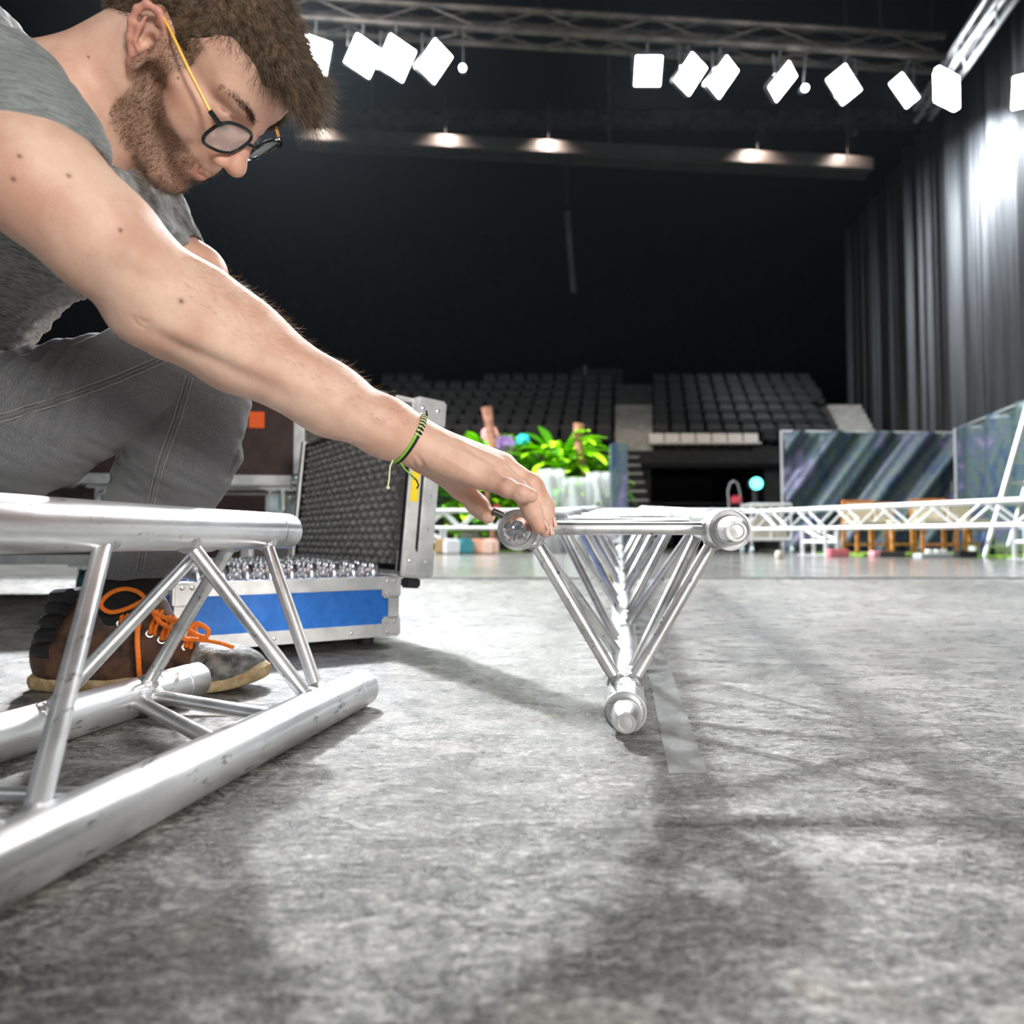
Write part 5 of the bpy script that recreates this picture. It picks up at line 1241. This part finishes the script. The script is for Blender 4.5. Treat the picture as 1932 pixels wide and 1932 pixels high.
# ------------------------------------------------------------------ roof rig
def box_truss(p0, p1, s, label, rr=.045, rb=.02, step=1.0, M=M_FARALU, name='lighting_truss'):
    p0 = Vector(p0); p1 = Vector(p1); r = empty(name, p0, label, 'truss'); d = p1-p0; L = d.length; d.normalize(); u = d.cross(Vector((0, 0, 1))).normalized()*s; z = Vector((0, 0, -s))
    off = (Vector((0, 0, 0)), u, z, u+z)
    for o in off: MB().tube([p0+o, p1+o], rr, 8).build('chord_tube', M, r)
    k = max(2, int(L/step))
    for face in ((0, 1), (0, 2), (1, 3), (2, 3)):
        for i in range(k):
            a, b = (face if i % 2 else face[::-1]); MB().tube([p0+off[a]+d*(L*i/k), p0+off[b]+d*(L*(i+1)/k)], rb, 6).build('brace', M, r)
    for i in (1, k//2, k-1):
        q = p0+d*(L*i/k)+u*.5; MB().tube([q, Vector((q.x, q.y, 15.0))], .015, 6).build('hoist_chain', M_STEEL, r)
    return r
mrig = noisy('dull_rig', (.035, .03, .027), (.10, .083, .073), 3, .5, .3)
box_truss(at(300, 8, 11.6), at(1760, 96, 11.2), .34, 'long lighting truss carrying the row of floodlights', .05, .02, .9, mrig)
box_truss(at(1915, -90, 10.5), at(1728, 205, 16.4), .30, 'pale truss running away along the top of the curtain', .06, .022, .9, noisy('pale_rig', (.35, .36, .38), (.6, .62, .64), 3, .4, .3))
mduct = noisy('warm_grey_beam', (.018, .015, .014), (.032, .027, .024), 2, .5)
dp0, dp1 = at(560, 262, 16), at(1640, 318, 16)
du = MB().box((dp0+dp1)/2, ((dp1-dp0).length, .5, .34), (dp1-dp0).to_track_quat('X', 'Z').to_matrix(), .04).build('gallery_beam', mduct); tag(du, 'long dull gallery beam across the back with warm light spots on it', 'beam')
for px, py in ((600, 262), (840, 268), (1035, 280), (1430, 298), (1600, 306)):
    c = at(px, py, 15.7)+Vector((0, 0, .42)); l = bpy.data.lights.new('beam_light', 'SPOT'); l.energy = 260 if px not in (600, 1600) else 110; l.color = (1, .80, .68); l.spot_size = R(120); l.spot_blend = .8; l.shadow_soft_size = .05
    o = bpy.data.objects.new('beam_light', l); COL.objects.link(o); o.location = c+Vector((0, -.35, 0)); o.rotation_euler = Vector((0, .5, -1)).to_track_quat('-Z', 'Y').to_euler()
    m_ = MB().lathe(c+Vector((0, -.30, .02)), (0, -.0, 1), [(0, .06), (.0, .05), (.12, .05), (.12, 0)], 14).build('can_lamp', M_BLACK); tag(m_, {600: 'small black can lamp, leftmost above the gallery beam', 840: 'small black can lamp above the brightest left spot of the gallery beam', 1035: 'small black can lamp above the middle spot of the gallery beam', 1430: 'small black can lamp above the right-middle spot of the gallery beam', 1600: 'small black can lamp above the rightmost spot of the gallery beam'}[px], 'lamp')
    MB().tube([c+Vector((0, -.30, .13)), c+Vector((0, -.30, .5)), c+Vector((0, .03, .5)), c+Vector((0, .03, -.36))], .012, 6).build('bracket', M_BLACK, m_)
for px in (700, 1150, 1600): 
    q = at(px, 280, 16); o = MB().tube([q, (q.x, q.y, 15.1)], .04, 6).build('hanger_rod', M_DK, du)
# roof beams
for i, (y, z) in enumerate(((8, 14.75), (12, 14.75), (18, 14.75), (24, 14.75))):
    o = MB().box((2, y, z), (40, .35, .5)).build('roof_beam', mrig); tag(o, ('nearest', 'second', 'third', 'furthest')[i]+' of the dull roof beams across the dark ceiling', 'beam')
    o2 = 0
# pale pole on the back drape
p = at(1070, 400, 20); q = at(1082, 552, 20); o = MB().tube([p, q], .09, 8).build('hanging_pole', noisy('dim_pole', (.05, .05, .055), (.07, .07, .08), 4, .6)); tag(o, 'dim pole hanging against the black back drape', 'pole')
MB().tube([p, (p.x, p.y, 15.1)], .02, 6).build('cable', M_DK, o)
mv = bpy.data.materials.new('thin_haze'); mv.use_nodes = True; nt = mv.node_tree; nt.nodes.clear()
vs_ = nt.nodes.new('ShaderNodeVolumeScatter'); vs_.inputs['Density'].default_value = .0003; vs_.inputs['Anisotropy'].default_value = .35; vs_.inputs['Color'].default_value = (.75, .88, 1, 1)
ou_ = nt.nodes.new('ShaderNodeOutputMaterial'); nt.links.new(vs_.outputs[0], ou_.inputs['Volume'])
o = MB().box((2, 13, 8.4), (24, 13, 12.8)).build('stage_haze', mv); tag(o, 'thin haze drifting through the dark upper hall around the floodlights', 'haze', kind='stuff')
